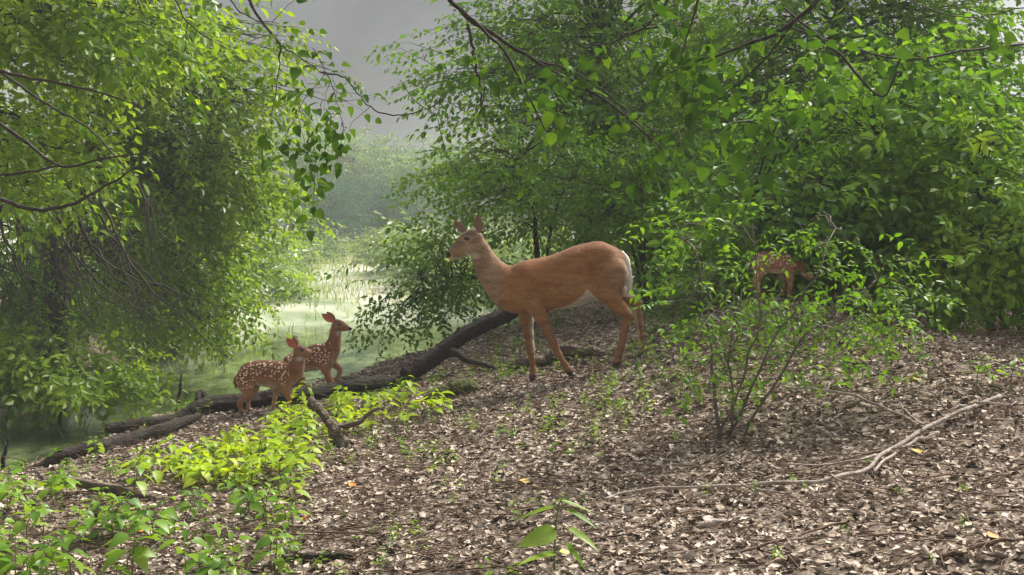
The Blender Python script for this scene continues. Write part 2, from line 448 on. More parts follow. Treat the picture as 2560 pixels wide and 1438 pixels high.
# ------------------------------------------------------------------ animals: a signed-distance body turned into one surface
def surface_nets(Fv, org, h):
    ins = Fv < 0
    nx, ny, nz = Fv.shape
    c = [ins[i:nx - 1 + i, j:ny - 1 + j, k:nz - 1 + k] for i in (0, 1) for j in (0, 1) for k in (0, 1)]
    s = sum(a.astype(np.int8) for a in c)
    cells = (s > 0) & (s < 8)
    idx = np.full(cells.shape, -1, np.int64)
    ci = np.argwhere(cells); idx[cells] = np.arange(len(ci))
    acc = np.zeros((len(ci), 3)); cnt = np.zeros(len(ci))
    corners = [(i, j, k) for i in (0, 1) for j in (0, 1) for k in (0, 1)]
    vals = {cc: Fv[ci[:, 0] + cc[0], ci[:, 1] + cc[1], ci[:, 2] + cc[2]] for cc in corners}
    for a in corners:
        for ax in range(3):
            if a[ax] == 0:
                b = list(a); b[ax] = 1; b = tuple(b)
                fa, fb = vals[a], vals[b]
                m = (fa < 0) != (fb < 0)
                t = np.where(m, fa / np.where(m, fa - fb, 1), 0)
                p = np.array(a, float)[None, :].repeat(len(ci), 0); p[:, ax] += t
                acc[m] += p[m]; cnt[m] += 1
    V = org + (ci + acc / cnt[:, None]) * h
    Q = []
    for ax in range(3):
        sl0 = [slice(None)] * 3; sl1 = [slice(None)] * 3
        sl0[ax] = slice(0, -1); sl1[ax] = slice(1, None)
        a = ins[tuple(sl0)]; b = ins[tuple(sl1)]
        e = np.argwhere(a != b)
        u, v = (ax + 1) % 3, (ax + 2) % 3
        ok = (e[:, u] > 0) & (e[:, v] > 0) & (e[:, u] < Fv.shape[u] - 1) & (e[:, v] < Fv.shape[v] - 1)
        e = e[ok]; flip = a[e[:, 0], e[:, 1], e[:, 2]]
        du = np.zeros(3, int); du[u] = 1; dv = np.zeros(3, int); dv[v] = 1
        g = lambda o: idx[o[:, 0], o[:, 1], o[:, 2]]
        q = np.stack([g(e - du - dv), g(e - dv), g(e), g(e - du)], -1)
        q[~flip] = q[~flip][:, ::-1]
        Q.append(q)
    return V, np.concatenate(Q)

def sdf_body(fr, chains, h, blend):
    """chains: list of (width factor, blend, [(cx, cy, r_px, y_m), ...])"""
    ppm = F / fr['D'] * fr['s']
    segs = []
    for wf, bl, pts in chains:
        W = [np.append(cw(fr, p[0], p[1], p[3]), p[2] / ppm) for p in pts]
        if len(W) == 1: W = W * 2
        for a, b in zip(W[:-1], W[1:]): segs.append((wf, bl, a, b))
    allp = np.array([s[2] for s in segs] + [s[3] for s in segs])
    lo = (allp[:, :3] - allp[:, 3:4]).min(0) - 4 * h; hi = (allp[:, :3] + allp[:, 3:4]).max(0) + 4 * h
    n = np.ceil((hi - lo) / h).astype(int)
    Fv = np.full(n, 1.0, np.float32)
    ax = [lo[i] + np.arange(n[i]) * h for i in range(3)]
    for wf, bl, a, b in segs:
        k = bl
        mr_ = max(a[3], b[3]) + k + 3 * h
        l = np.minimum(a[:3], b[:3]) - mr_; u = np.maximum(a[:3], b[:3]) + mr_
        i0 = np.clip(((l - lo) / h).astype(int), 0, n); i1 = np.clip(((u - lo) / h).astype(int) + 2, 0, n)
        X = ax[0][i0[0]:i1[0], None, None]; Y = ax[1][None, i0[1]:i1[1], None] ; Z = ax[2][None, None, i0[2]:i1[2]]
        d = b[:3] - a[:3]; d2 = d.copy(); d2[1] /= wf
        L2 = (d2 ** 2).sum() + 1e-9
        yy = (Y - a[1]) / wf
        t = np.clip(((X - a[0]) * d2[0] + yy * d2[1] + (Z - a[2]) * d2[2]) / L2, 0, 1)
        dist = np.sqrt((X - a[0] - t * d2[0]) ** 2 + (yy - t * d2[1]) ** 2 + (Z - a[2] - t * d2[2]) ** 2) - (a[3] + t * (b[3] - a[3]))
        dist = dist.astype(np.float32)
        cur = Fv[i0[0]:i1[0], i0[1]:i1[1], i0[2]:i1[2]]
        hh = np.clip(k - np.abs(cur - dist), 0, None) / k
        Fv[i0[0]:i1[0], i0[1]:i1[1], i0[2]:i1[2]] = np.minimum(cur, dist) - hh * hh * k * 0.25
    return surface_nets(Fv, lo, h)

def vnormals(V, Q):
    n = np.cross(V[Q[:, 2]] - V[Q[:, 0]], V[Q[:, 3]] - V[Q[:, 1]])
    N_ = np.zeros_like(V)
    for k in range(4): np.add.at(N_, Q[:, k], n)
    return unit(N_)

def relax(V, Q, it=2):
    for _ in range(it):
        s = np.zeros_like(V); c = np.zeros(len(V))
        for k in range(4):
            np.add.at(s, Q[:, k], V[Q[:, (k + 1) % 4]]); np.add.at(c, Q[:, k], 1)
            np.add.at(s, Q[:, (k + 1) % 4], V[Q[:, k]]); np.add.at(c, Q[:, (k + 1) % 4], 1)
        V = V * .5 + s / c[:, None] * .5
    return V

def coat_mat(name, spots=None, hair=(60, 60, 60)):
    m, nt = new_mat(name); N = nt.nodes; L = nt.links
    out = N.new("ShaderNodeOutputMaterial"); bs = N.new("ShaderNodeBsdfPrincipled")
    at = N.new("ShaderNodeAttribute"); at.attribute_name = "coat"
    tc = N.new("ShaderNodeTexCoord")
    mp = N.new("ShaderNodeMapping"); mp.inputs['Rotation'].default_value = (0, R(-20), 0); mp.inputs['Scale'].default_value = (1, 1.6, 3.2)
    L.new(tc.outputs['Object'], mp.inputs[0])
    n1 = N.new("ShaderNodeTexNoise"); n1.inputs['Scale'].default_value = 34; n1.inputs['Detail'].default_value = 6; n1.inputs['Roughness'].default_value = 0.7
    L.new(mp.outputs[0], n1.inputs['Vector'])
    n2 = N.new("ShaderNodeTexNoise"); n2.inputs['Scale'].default_value = 9; n2.inputs['Detail'].default_value = 3
    L.new(mp.outputs[0], n2.inputs['Vector'])
    ad = N.new("ShaderNodeMath"); ad.operation = 'ADD'; L.new(n1.outputs[0], ad.inputs[0]); L.new(n2.outputs[0], ad.inputs[1])
    mr = N.new("ShaderNodeMapRange"); mr.inputs[1].default_value = 0.7; mr.inputs[2].default_value = 1.3; mr.inputs[3].default_value = 0.62; mr.inputs[4].default_value = 1.38
    L.new(ad.outputs[0], mr.inputs[0])
    mu = N.new("ShaderNodeVectorMath"); mu.operation = 'SCALE'
    col = at.outputs['Color']
    if spots:
        vo = N.new("ShaderNodeTexVoronoi"); vo.inputs['Scale'].default_value = spots[0]; vo.inputs['Randomness'].default_value = 0.72
        mp2 = N.new("ShaderNodeMapping"); mp2.inputs['Scale'].default_value = (0.85, 0.25, 1.25)
        L.new(tc.outputs['Object'], mp2.inputs[0]); L.new(mp2.outputs[0], vo.inputs['Vector'])
        rp = ramp(nt, [(spots[1], (1, 1, 1)), (spots[1] + 0.07, (0, 0, 0))]); vn = N.new('ShaderNodeMath'); vn.operation = 'MULTIPLY_ADD'; L.new(n2.outputs[0], vn.inputs[0]); vn.inputs[1].default_value = .5; L.new(vo.outputs['Distance'], vn.inputs[2]); vs = N.new('ShaderNodeMath'); vs.operation = 'SUBTRACT'; L.new(vn.outputs[0], vs.inputs[0]); vs.inputs[1].default_value = .25; L.new(vs.outputs[0], rp.inputs[0])
        at2 = N.new("ShaderNodeAttribute"); at2.attribute_name = "spots"
        mk = N.new("ShaderNodeMath"); mk.operation = 'MULTIPLY'; L.new(rp.outputs[0], mk.inputs[0]); L.new(at2.outputs['Fac'], mk.inputs[1])
        mx = N.new("ShaderNodeMixRGB"); L.new(mk.outputs[0], mx.inputs[0]); L.new(col, mx.inputs[1]); mx.inputs[2].default_value = (0.72, 0.57, 0.40, 1)
        col = mx.outputs[0]
    L.new(col, mu.inputs[0]); L.new(mr.outputs[0], mu.inputs['Scale'])
    L.new(mu.outputs[0], bs.inputs['Base Color'])
    bs.inputs['Roughness'].default_value = 0.75; bs.inputs['Specular IOR Level'].default_value = 0.25
    bs.inputs['Sheen Weight'].default_value = 0.15; bs.inputs['Sheen Roughness'].default_value = 0.5
    bp = N.new("ShaderNodeBump"); bp.inputs['Strength'].default_value = 0.5; bp.inputs['Distance'].default_value = 0.006
    L.new(n1.outputs[0], bp.inputs['Height']); L.new(bp.outputs[0], bs.inputs['Normal']); L.new(bs.outputs[0], out.inputs[0])
    return m

def simple_mat(name, col, rough=0.5, spec=0.5):
    m, nt = new_mat(name); N = nt.nodes
    out = N.new("ShaderNodeOutputMaterial"); bs = N.new("ShaderNodeBsdfPrincipled")
    no = N.new("ShaderNodeTexNoise"); no.inputs['Scale'].default_value = 60
    hv = N.new("ShaderNodeHueSaturation"); hv.inputs['Color'].default_value = (*col, 1)
    mr = N.new("ShaderNodeMapRange"); mr.inputs[3].default_value = 0.75; mr.inputs[4].default_value = 1.25
    nt.links.new(no.outputs[0], mr.inputs[0]); nt.links.new(mr.outputs[0], hv.inputs['Value'])
    nt.links.new(hv.outputs[0], bs.inputs['Base Color']); bs.inputs['Roughness'].default_value = rough
    bs.inputs['Specular IOR Level'].default_value = spec
    nt.links.new(bs.outputs[0], out.inputs[0]); return m

M_eye = simple_mat("deer_eye", (0.008, 0.005, 0.003), 0.22, 0.4)
M_ear_in = simple_mat("ear_inside", (0.20, 0.115, 0.085), 0.8, 0.2)
M_ear_in_f = simple_mat("fawn_ear_inside", (0.42, 0.13, 0.08), 0.8, 0.2)
M_ear_out = simple_mat("ear_outside", (0.14, 0.075, 0.045), 0.8, 0.2)
M_white_fur = simple_mat("white_fur", (0.62, 0.58, 0.52), 0.9, 0.1)
M_hoof = simple_mat("hoof", (0.02, 0.016, 0.013), 0.45, 0.4)

def blob(cx, cy, x0, y0, rx, ry, soft=0.35):
    d = np.sqrt(((cx - x0) / rx) ** 2 + ((cy - y0) / ry) ** 2)
    return 1 - sstep(1 - soft, 1 + soft, d)
def mixc(C, col, m):
    return C * (1 - m[:, None]) + np.array(col)[None, :] * m[:, None]
def lineat(cx, pts):
    p = np.array(pts, float); return np.interp(cx, p[:, 0], p[:, 1])

def animal(name, label, cat, fr, chains, h, colour, mat, base, group=None, relief=None, hairs=30000, hair_len=.013, flow=(1, 0, -.35), eyes=((253, 279, 30), (118, 398, 24))):
    V, Q = sdf_body(fr, chains, h, None)
    V = relax(V, Q, 2)
    Nn = vnormals(V, Q)
    ppm = F / fr['D'] * fr['s']
    px = 1280 + V[:, 0] * F / fr['D']; py = HOR + (EYE - V[:, 2]) * F / fr['D']
    cx = (px - fr['o'][0]) * fr['s']; cy = (py - fr['o'][1]) * fr['s']
    if relief is not None:
        V = V + Nn * relief(cx, cy, Nn)[:, None]; Nn = vnormals(V, Q)
    C, S = colour(cx, cy, V[:, 1] - fr['D'], Nn)
    root = empty(name, base, label, cat, group)
    mb = MB(); mb.add(V, None, Q)
    o = mb.build("body", mat, root)
    a = o.data.color_attributes.new("coat", 'FLOAT_COLOR', 'POINT')
    a.data.foreach_set("color", np.hstack([C, np.ones((len(C), 1))]).astype(np.float32).ravel())
    if S is not None:
        b = o.data.attributes.new("spots", 'FLOAT', 'POINT')
        b.data.foreach_set("value", S.astype(np.float32))
    # short coat hair: fine tapering blades lying along the body
    ar = np.linalg.norm(np.cross(V[Q[:, 2]] - V[Q[:, 0]], V[Q[:, 3]] - V[Q[:, 1]]), axis=1); pr_ = ar / ar.sum()
    qi = rs.choice(len(Q), hairs, p=pr_); w4 = rs.rand(hairs, 4); w4 /= w4.sum(1, keepdims=True)
    p = (V[Q[qi]] * w4[..., None]).sum(1); nn = Nn[Q[qi, 0]]; cc = C[Q[qi, 0]]; ss = S[Q[qi, 0]] if S is not None else None
    bare = np.zeros(hairs, bool)
    for (ex_, ey_, er_) in eyes: bare |= np.hypot(cx[Q[qi, 0]] - ex_, cy[Q[qi, 0]] - ey_) < er_
    leg = (cy[Q[qi, 0]] > (780 if fr is DOE else 1000))
    fl = np.tile(np.array(flow, float), (hairs, 1)); fl[leg] = (0.05, 0, -1); fl += rs.randn(hairs, 3) * .28
    tg = unit(fl - (fl * nn).sum(1, keepdims=True) * nn); sd = np.cross(nn, tg)
    ln = hair_len * (.5 + rs.rand(hairs)) * np.where(leg, .6, 1) * np.where(bare, .05, 1)
    pw = .0015
    A = p - sd * pw - nn * .001; B = p + sd * pw - nn * .001; Cc = p + tg * ln[:, None] + nn * (ln * .28)[:, None]
    hv = np.stack([A, B, Cc], 1).reshape(-1, 3); mb = MB(); mb.add(hv, np.arange(hairs * 3).reshape(-1, 3))
    f = mb.build("coat_hair", mat, root); f['kind'] = 'stuff'
    k = (.62 + .72 * rs.rand(hairs))[:, None]; col = np.repeat(np.hstack([np.clip(cc * k, 0, 1), np.ones((hairs, 1))]), 3, 0)
    a = f.data.color_attributes.new("coat", 'FLOAT_COLOR', 'POINT'); a.data.foreach_set("color", col.astype(np.float32).ravel())
    if ss is not None:
        b = f.data.attributes.new("spots", 'FLOAT', 'POINT'); b.data.foreach_set("value", np.repeat(ss, 3).astype(np.float32))
    return root, o

def ear(root, fr, base, tip, width, yb, yt, face=(0, -1, 0), cup=0.35, min_=None, bend=0.0):
    """cupped leaf-shaped ear; base/tip crop px, width crop px; opening looks along face"""
    ppm = F / fr['D'] * fr['s']
    A = cw(fr, *base, yb); B = cw(fr, *tip, yt)
    d = unit(B - A); Ln = np.linalg.norm(B - A); f = np.array(face, float); f = unit(f - (f @ d) * d); s = np.cross(d, f)
    U = np.linspace(0, 1, 12); W = np.linspace(-1, 1, 9)
    prof = np.interp(U, [0, .12, .35, .6, .82, .94, 1], [.34, .62, 1.0, .96, .6, .3, .04])
    rows = []; hw = width / ppm / 2
    for off in (0.0, -0.004):
        for u, p in zip(U, prof):
            for w_ in W:
                ang = w_ * 1.15
                q = A + d * (u * Ln) + s * (hw * p * math.sin(ang) / math.sin(1.15)) + f * (hw * p * (1 - math.cos(ang)) * cup * 2.2 - cup * hw * .8 * p + off + bend * u * u * Ln * 0.2)
                rows.append(q)
    V = np.array(rows); n, m_ = 12, 9
    def grid(o): return [(o + i * m_ + j, o + i * m_ + j + 1, o + (i + 1) * m_ + j + 1, o + (i + 1) * m_ + j) for i in range(n - 1) for j in range(m_ - 1)]
    g0 = grid(0); g1 = [tuple(reversed(q)) for q in grid(n * m_)]
    rim = []
    bd = [(i, 0) for i in range(n)] + [(n - 1, j) for j in range(1, m_)] + [(i, m_ - 1) for i in range(n - 2, -1, -1)]
    for a, b in zip(bd[:-1], bd[1:]):
        i0 = a[0] * m_ + a[1]; i1 = b[0] * m_ + b[1]; rim.append((i0, i1, n * m_ + i1, n * m_ + i0))
    mb = MB(); mb.add(V, None, g1 + rim, 0)
    mb.q.append(np.array(g0)); mb.qm.append(np.full(len(g0), 1))
    return mb.build("ear", [M_ear_out, min_ or M_ear_in], root)

def ball(root, name, fr, c, r, y, mat, sq=(1, 1, 1)):
    ppm = F / fr['D'] * fr['s']; C0 = cw(fr, c[0], c[1], y); r = r / ppm
    mb = MB(); n, m_ = 10, 14; V = []
    for i in range(n + 1):
        th = math.pi * i / n
        for j in range(m_):
            ph = 2 * math.pi * j / m_
            V.append((C0[0] + r * sq[0] * math.sin(th) * math.cos(ph), C0[1] + r * sq[1] * math.cos(th), C0[2] + r * sq[2] * math.sin(th) * math.sin(ph)))
    q = [(i * m_ + j, i * m_ + (j + 1) % m_, (i + 1) * m_ + (j + 1) % m_, (i + 1) * m_ + j) for i in range(n) for j in range(m_)]
    mb.add(V, None, q); return mb.build(name, mat, root)

# ---- doe
def both(pts, y): return [(p[0], p[1], p[2], y if len(p) < 4 else p[3]) for p in pts]
doe_ch = [
    (0.72, 0.06, both([(600, 640, 150), (700, 617, 170), (850, 602, 180), (1000, 567, 190), (1100, 515, 182), (1200, 478, 163), (1275, 485, 138)], 0)),
    (0.80, 0.07, both([(550, 665, 112), (600, 690, 112)], 0)),
    (0.74, 0.06, both([(318, 300, 50), (345, 370, 60), (388, 460, 74), (440, 540, 98), (520, 615, 128)], 0)),
    (0.62, 0.025, both([(296, 287, 70), (245, 312, 66), (195, 350, 48), (150, 385, 33), (124, 398, 25)], 0)),
    (0.9, 0.02, both([(320, 330, 48), (270, 345, 45)], 0)),
    (0.55, 0.02, both([(300, 250, 40), (240, 268, 32)], 0)),
    (0.7, 0.012, both([(128, 412, 18), (175, 405, 20), (230, 385, 24)], 0)),
    # shoulder and upper arm, near and far
    (0.55, 0.022, [(615, 575, 58, -.080), (660, 660, 84, -.098), (740, 760, 64, -.102)]),
    (0.55, 0.05, [(610, 560, 75, .075), (655, 690, 82, .085), (675, 790, 62, .085)]),
    # haunches
    (0.6, 0.035, [(1230, 430, 95, -.066), (1275, 540, 116, -.095), (1235, 640, 88, -.102)]),
    (0.6, 0.06, [(1230, 430, 95, .06), (1290, 540, 112, .08), (1290, 630, 88, .085)]),
    (0.8, 0.03, [(1150, 600, 60, -.06), (1200, 650, 60, -.085)]),
    # near front leg
    (1.0, 0.02, both([(745, 760, 60), (782, 835, 47), (825, 930, 34), (866, 1008, 27), (876, 1035, 26), (905, 1095, 20), (950, 1170, 19), (975, 1212, 23), (992, 1240, 20)], -.09)),
    # far front leg
    (1.0, 0.02, both([(672, 790, 58), (683, 880, 46), (697, 980, 33), (705, 1050, 28), (709, 1080, 28), (719, 1150, 20), (728, 1230, 19), (726, 1275, 22), (720, 1305, 20)], .08)),
    # near hind leg
    (0.8, 0.03, both([(1225, 640, 80), (1290, 715, 58), (1345, 775, 42), (1392, 822, 34)], -.09)),
    (1.0, 0.02, both([(1398, 820, 33), (1383, 900, 27), (1366, 980, 23), (1352, 1050, 25), (1334, 1110, 22), (1322, 1160, 24), (1318, 1175, 22)], -.09)),
    (0.5, 0.02, both([(1310, 680, 16), (1400, 795, 14)], -.09)),
    # far hind leg
    (0.8, 0.03, both([(1320, 640, 72), (1400, 695, 46), (1478, 745, 30)], .09)),
    (1.0, 0.02, both([(1484, 752, 30), (1488, 830, 28), (1500, 900, 24), (1511, 980, 20), (1517, 1040, 22), (1518, 1090, 21), (1508, 1125, 21)], .09)),
]
def doe_col(cx, cy, y, n):
    C = np.tile(np.array([[0.31, 0.135, 0.043]]), (len(cx), 1))
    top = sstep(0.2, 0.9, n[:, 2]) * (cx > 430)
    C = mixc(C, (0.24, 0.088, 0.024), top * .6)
    flank = sstep(0, 60, cy - lineat(cx, [(400, 560), (700, 620), (1000, 560), (1150, 560)])) * (cx < 1180) * (cy < 850)
    C = mixc(C, (0.34, 0.17, 0.07), flank * .6)
    C = mixc(C, (0.285, 0.18, 0.105), (1 - sstep(350, 590, cx)) * .9)                  # greyer neck and head
    C = mixc(C, (0.12, 0.07, 0.045), blob(cx, cy, 255, 225, 85, 38) * .8)               # crown
    C = mixc(C, (0.14, 0.085, 0.06), blob(cx, cy, 175, 320, 55, 26) * .6)
    C = mixc(C, (0.42, 0.35, 0.27), blob(cx, cy, 252, 280, 34, 22, .3) * (np.abs(y) > .02) * .35)
    C = mixc(C, (0.48, 0.40, 0.32), blob(cx, cy, 298, 398, 40, 26, .6) * .8)
    C = mixc(C, (0.50, 0.45, 0.38), sstep(0.35, .8, -n[:, 2]) * (cx < 330) * (cy > 360) * .9)
    C = mixc(C, (0.45, 0.38, 0.30), blob(cx, cy, 165, 426, 50, 13, .6) * .8)
    C = mixc(C, (0.012, 0.01, 0.01), np.maximum(blob(cx, cy, 112, 396, 24, 24, .15), 0) * (cy < 416))
    belly = lineat(cx, [(800, 800), (860, 785), (930, 765), (1000, 735), (1060, 690), (1110, 640), (1160, 690), (1230, 730), (1290, 800), (1340, 880)])
    wb = sstep(-6, 14, cy - belly) * (cx > 865) * (cx < 1345) * (cy < np.where(cx < 1180, 815, 900))
    inner = sstep(-.2, .5, np.where(y < 0, n[:, 1], -n[:, 1]))
    C = mixc(C, (0.60, 0.55, 0.48), np.clip(wb * np.where(cx > 1180, inner * .9 + .25 * (n[:, 0] < -.4), 1), 0, 1) * .9)
    C = mixc(C, (0.15, 0.06, 0.02), blob(cx, cy, 1130, 470, 70, 110, .9) * .35)  # muscle shading painted into the coat, before the haunch and behind the shoulder
    C = mixc(C, (0.15, 0.06, 0.02), blob(cx, cy, 790, 690, 40, 90, .9) * .35)
    C = mixc(C, (0.34, 0.20, 0.10), blob(cx, cy, 1030, 600, 90, 60, .9) * .4)
    C = mixc(C, (0.30, 0.20, 0.13), blob(cx, cy, 1300, 560, 90, 140, .9) * .5)
    C = mixc(C, (0.36, 0.26, 0.17), blob(cx, cy, 440, 560, 50, 170, .9) * .5)
    C = mixc(C, (0.36, 0.26, 0.18), blob(cx, cy, 270, 345, 50, 30, .7) * .6)
    legs = (cy > 790)
    C = mixc(C, (0.235, 0.105, 0.045), legs * .8)
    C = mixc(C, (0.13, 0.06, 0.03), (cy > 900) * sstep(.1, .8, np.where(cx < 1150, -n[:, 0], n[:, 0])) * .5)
    C = mixc(C, (0.50, 0.42, 0.33), (y > 0.02) * inner * sstep(-.1, .7, np.where(cx < 900, n[:, 0], -n[:, 0])) * (cy > 780) * (cy < 1100) * .8)
    rear = sstep(1352, 1400, cx - .10 * (560 - cy)) * (cy > 400) * (cy < 700)
    C = mixc(C, (0.58, 0.53, 0.46), rear * .8)
    hf = np.where(cx < 800, 1262, np.where(cx < 1150, 1214, np.where(cx < 1420, 1148, 1096)))
    C = mixc(C, (0.03, 0.022, 0.018), sstep(0, 12, cy - hf) * (cy > 1000))
    return C, None
def doe_relief(cx, cy, n):
    side = np.clip(np.abs(n[:, 1]) * 1.5, 0, 1)
    ribs = np.sin((cx - .5 * (cy - 600)) / 46 * 2 * np.pi / 1.6) * .0028 * blob(cx, cy, 880, 620, 170, 120, .5)
    d = ribs - .013 * blob(cx, cy, 1125, 570, 55, 130, .7) - .010 * blob(cx, cy, 800, 680, 50, 130, .7) + .006 * blob(cx, cy, 660, 600, 60, 120, .7)
    d += .004 * blob(cx, cy, 420, 520, 22, 140, .8) - .004 * blob(cx, cy, 560, 560, 40, 90, .8) - .006 * blob(cx, cy, 1330, 620, 30, 90, .8) + .005 * blob(cx, cy, 1180, 380, 60, 40, .8)
    d += -.003 * blob(cx, cy, 205, 365, 60, 14, .8)
    return d * side
M_doe = coat_mat("doe_coat")
doe_base = hooves[:4]; doe_base = np.mean(doe_base, 0); doe_base[2] = min(h_[2] for h_ in hooves[:4])
doe, doe_body = animal("doe", "large red-brown doe striding left on the leaf-covered slope, head raised and ears pricked", "deer", DOE, doe_ch, 0.0065, doe_col, M_doe, doe_base, relief=doe_relief, hairs=90000, hair_len=.016)
ear(doe, DOE, (345, 238), (330, 108), 66, -.035, -.06, (-.25, -1, 0), .4)
ear(doe, DOE, (248, 240), (157, 150), 60, .035, .075, (-.8, -.9, 0), .4)
ball(doe, "eye", DOE, (253, 279), 19, -.040, M_eye, (1.15, .55, .85))
ball(doe, "eye", DOE, (253, 279), 17, .039, M_eye, (1.15, .55, .85))
def hoof(root, fr, x, y_, y0, ang, size):
    """cloven hoof: two small wedges"""
    ppm = F / fr['D'] * fr['s']; mb = MB()
    c = cw(fr, x, y_, y0); s = size / ppm
    ca, sa = math.cos(ang), math.sin(ang)
    for k in (-1, 1):
        prof = [(-.55, 0), (.95, 0), (.55, .55), (-.1, 1.3), (-.6, 1.2)]
        V = []
        for yy, sh in ((k * .08, 1), (k * .62, .86)):
            for a, b in prof: V.append((c[0] + (a * ca - b * sa * .0) * s * sh * (1 if fr.get('dir', 1) > 0 else -1), c[1] + yy * s, c[2] + b * s))
        q = [(i, (i + 1) % 5, 5 + (i + 1) % 5, 5 + i) for i in range(5)]
        mb.add(V, [(0, 1, 2), (0, 2, 3), (0, 3, 4), (5, 7, 6), (5, 8, 7), (5, 9, 8)], q)
    return mb.build("hoof", M_hoof, root, smooth=False)
DOE['dir'] = -1
for hx, hy, yo in ((1000, 1278, -.09), (714, 1338, .08), (1316, 1202, -.09), (1498, 1168, .09)):
    hoof(doe, DOE, hx, hy, yo, 0, 27)
# tail: tapered core and fringe of white hair
def tail(root, fr, pts, rad, mat, fringe=0, fl=0.05):
    ppm = F / fr['D'] * fr['s']
    W = np.array([np.append(cw(fr, p[0], p[1], p[3]), p[2] / ppm) for p in pts]); c = smooth_curve(W, 12)
    mb = MB(); tube(mb, c[:, :3], c[:, 3], 8, wob=.12)
    for i in range(fringe):
        t = rs.rand(); k = t * 10.9; a = c[int(k)] * (1 - k % 1) + c[int(k) + 1] * (k % 1)
        d = np.array([rs.randn() * .35, rs.randn() * .35, -1.0]); d = unit(d) * fl * (.5 + rs.rand())
        s = np.array([rs.randn(), rs.randn(), 0]); s = unit(s)
        p0 = a[:3] + s * a[3] * .9; w_ = 0.0022
        mb.add([p0 - s[[1, 0, 2]] * w_, p0 + s[[1, 0, 2]] * w_, p0 + d + s * .004], [(0, 1, 2)])
    return mb.build("tail", mat, root)
tail(doe, DOE, [(1362, 372, 12, -.01), (1396, 430, 22, -.02), (1410, 520, 23, -.03), (1416, 600, 22, -.03), (1418, 655, 9, -.03)], 1, M_white_fur, 260, .06)

# ---- fawns
def fawn_col(nose, legy, spot_top, spot_bot, belly, dirx, hooft, neckx, crown, throat, gain=1.0):
    def f(cx, cy, y, n):
        C = np.tile(np.array([[0.23, 0.080, 0.032]]), (len(cx), 1))
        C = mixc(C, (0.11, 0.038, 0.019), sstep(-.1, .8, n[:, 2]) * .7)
        bl = lineat(cx, belly)
        low = sstep(-30, 50, cy - bl)
        C = mixc(C, (0.30, 0.155, 0.07), low * .85)
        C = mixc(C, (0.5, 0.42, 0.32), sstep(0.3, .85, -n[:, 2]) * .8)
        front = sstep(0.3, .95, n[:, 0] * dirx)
        C = mixc(C, (0.36, 0.22, 0.13), front * .6)  # rim light on forward-facing sides painted into the coat
        inner = sstep(-.1, .6, np.where(y < 0, n[:, 1], -n[:, 1])) * (cy > legy)
        C = mixc(C, (0.48, 0.36, 0.25), inner * .8)
        C = mixc(C, (0.28, 0.11, 0.05), (cy > legy) * .5)
        hx, hy, hr = neckx
        head = blob(cx, cy, hx, hy, hr, hr)
        C = mixc(C, (0.25, 0.125, 0.07), head * .7)
        C = mixc(C, (0.12, 0.05, 0.035), blob(cx, cy, *crown) * .8)
        C = mixc(C, (0.55, 0.47, 0.37), blob(cx, cy, *throat, .6) * .6)
        C = mixc(C, (0.02, 0.015, 0.02), blob(cx, cy, *nose, .2))
        C = mixc(C, (0.03, 0.02, 0.018), sstep(0, 10, cy - hooft))
        tp = lineat(cx, spot_top); bt = lineat(cx, spot_bot)
        S = sstep(0, 12, cy - tp + 30) * (1 - sstep(-10, 25, cy - bt)) * (1 - sstep(.75, 1.0, np.abs(n[:, 0]) * (1 if False else .6)))
        C = np.clip(C * (1 + (gain - 1) * .5) + .04 * (gain - 1) , 0, .8)
        lo_, hi_ = spot_top[0][0], spot_top[-1][0]
        S = S * (cx > lo_) * (cx < hi_)
        return C, S
    return f
f1 = [
    (0.72, 0.05, both([(240, 888, 90), (310, 838, 118), (420, 822, 128), (540, 838, 142), (660, 848, 142), (740, 850, 125)], 0)),
    (0.74, 0.04, both([(893, 600, 50), (890, 660, 56), (880, 740, 68), (850, 810, 90), (790, 860, 105)], 0)),
    (0.66, 0.015, both([(905, 560, 68), (950, 578, 58), (1005, 596, 38), (1050, 604, 24), (1072, 600, 18)], 0)),
    (0.6, 0.012, both([(920, 610, 34), (1000, 620, 22)], 0)),
    (0.55, 0.03, [(250, 890, 90, -.045), (285, 960, 92, -.05), (315, 1040, 56, -.05)]),
    (0.55, 0.03, [(250, 890, 85, .045), (330, 980, 80, .05), (345, 1040, 50, .05)]),
    (0.9, 0.015, both([(318, 1040, 52), (270, 1110, 38), (215, 1170, 30), (205, 1190, 28), (222, 1250, 22), (242, 1305, 19), (250, 1322, 18)], -.05)),
    (0.9, 0.015, both([(350, 1030, 45), (315, 1110, 32), (272, 1180, 26), (272, 1240, 20), (282, 1295, 17), (285, 1310, 16)], .05)),
    (0.55, 0.03, [(735, 850, 70, -.045), (735, 940, 72, -.05), (752, 1010, 52, -.05)]),
    (0.55, 0.03, [(720, 850, 70, .045), (660, 960, 66, .05)]),
    (0.9, 0.015, both([(752, 1010, 48), (785, 1090, 36), (800, 1140, 28), (788, 1200, 21), (776, 1255, 18), (774, 1272, 18)], -.05)),
    (0.9, 0.015, both([(640, 980, 46), (604, 1060, 34), (590, 1140, 26), (585, 1210, 20), (580, 1270, 18), (580, 1288, 17)], .05)),
]
M_fawn = coat_mat("fawn_coat", (46, 0.31))
mk = lambda hs: np.array([np.mean([h_[0] for h_ in hs]), np.mean([h_[1] for h_ in hs]), min(h_[2] for h_ in hs)])
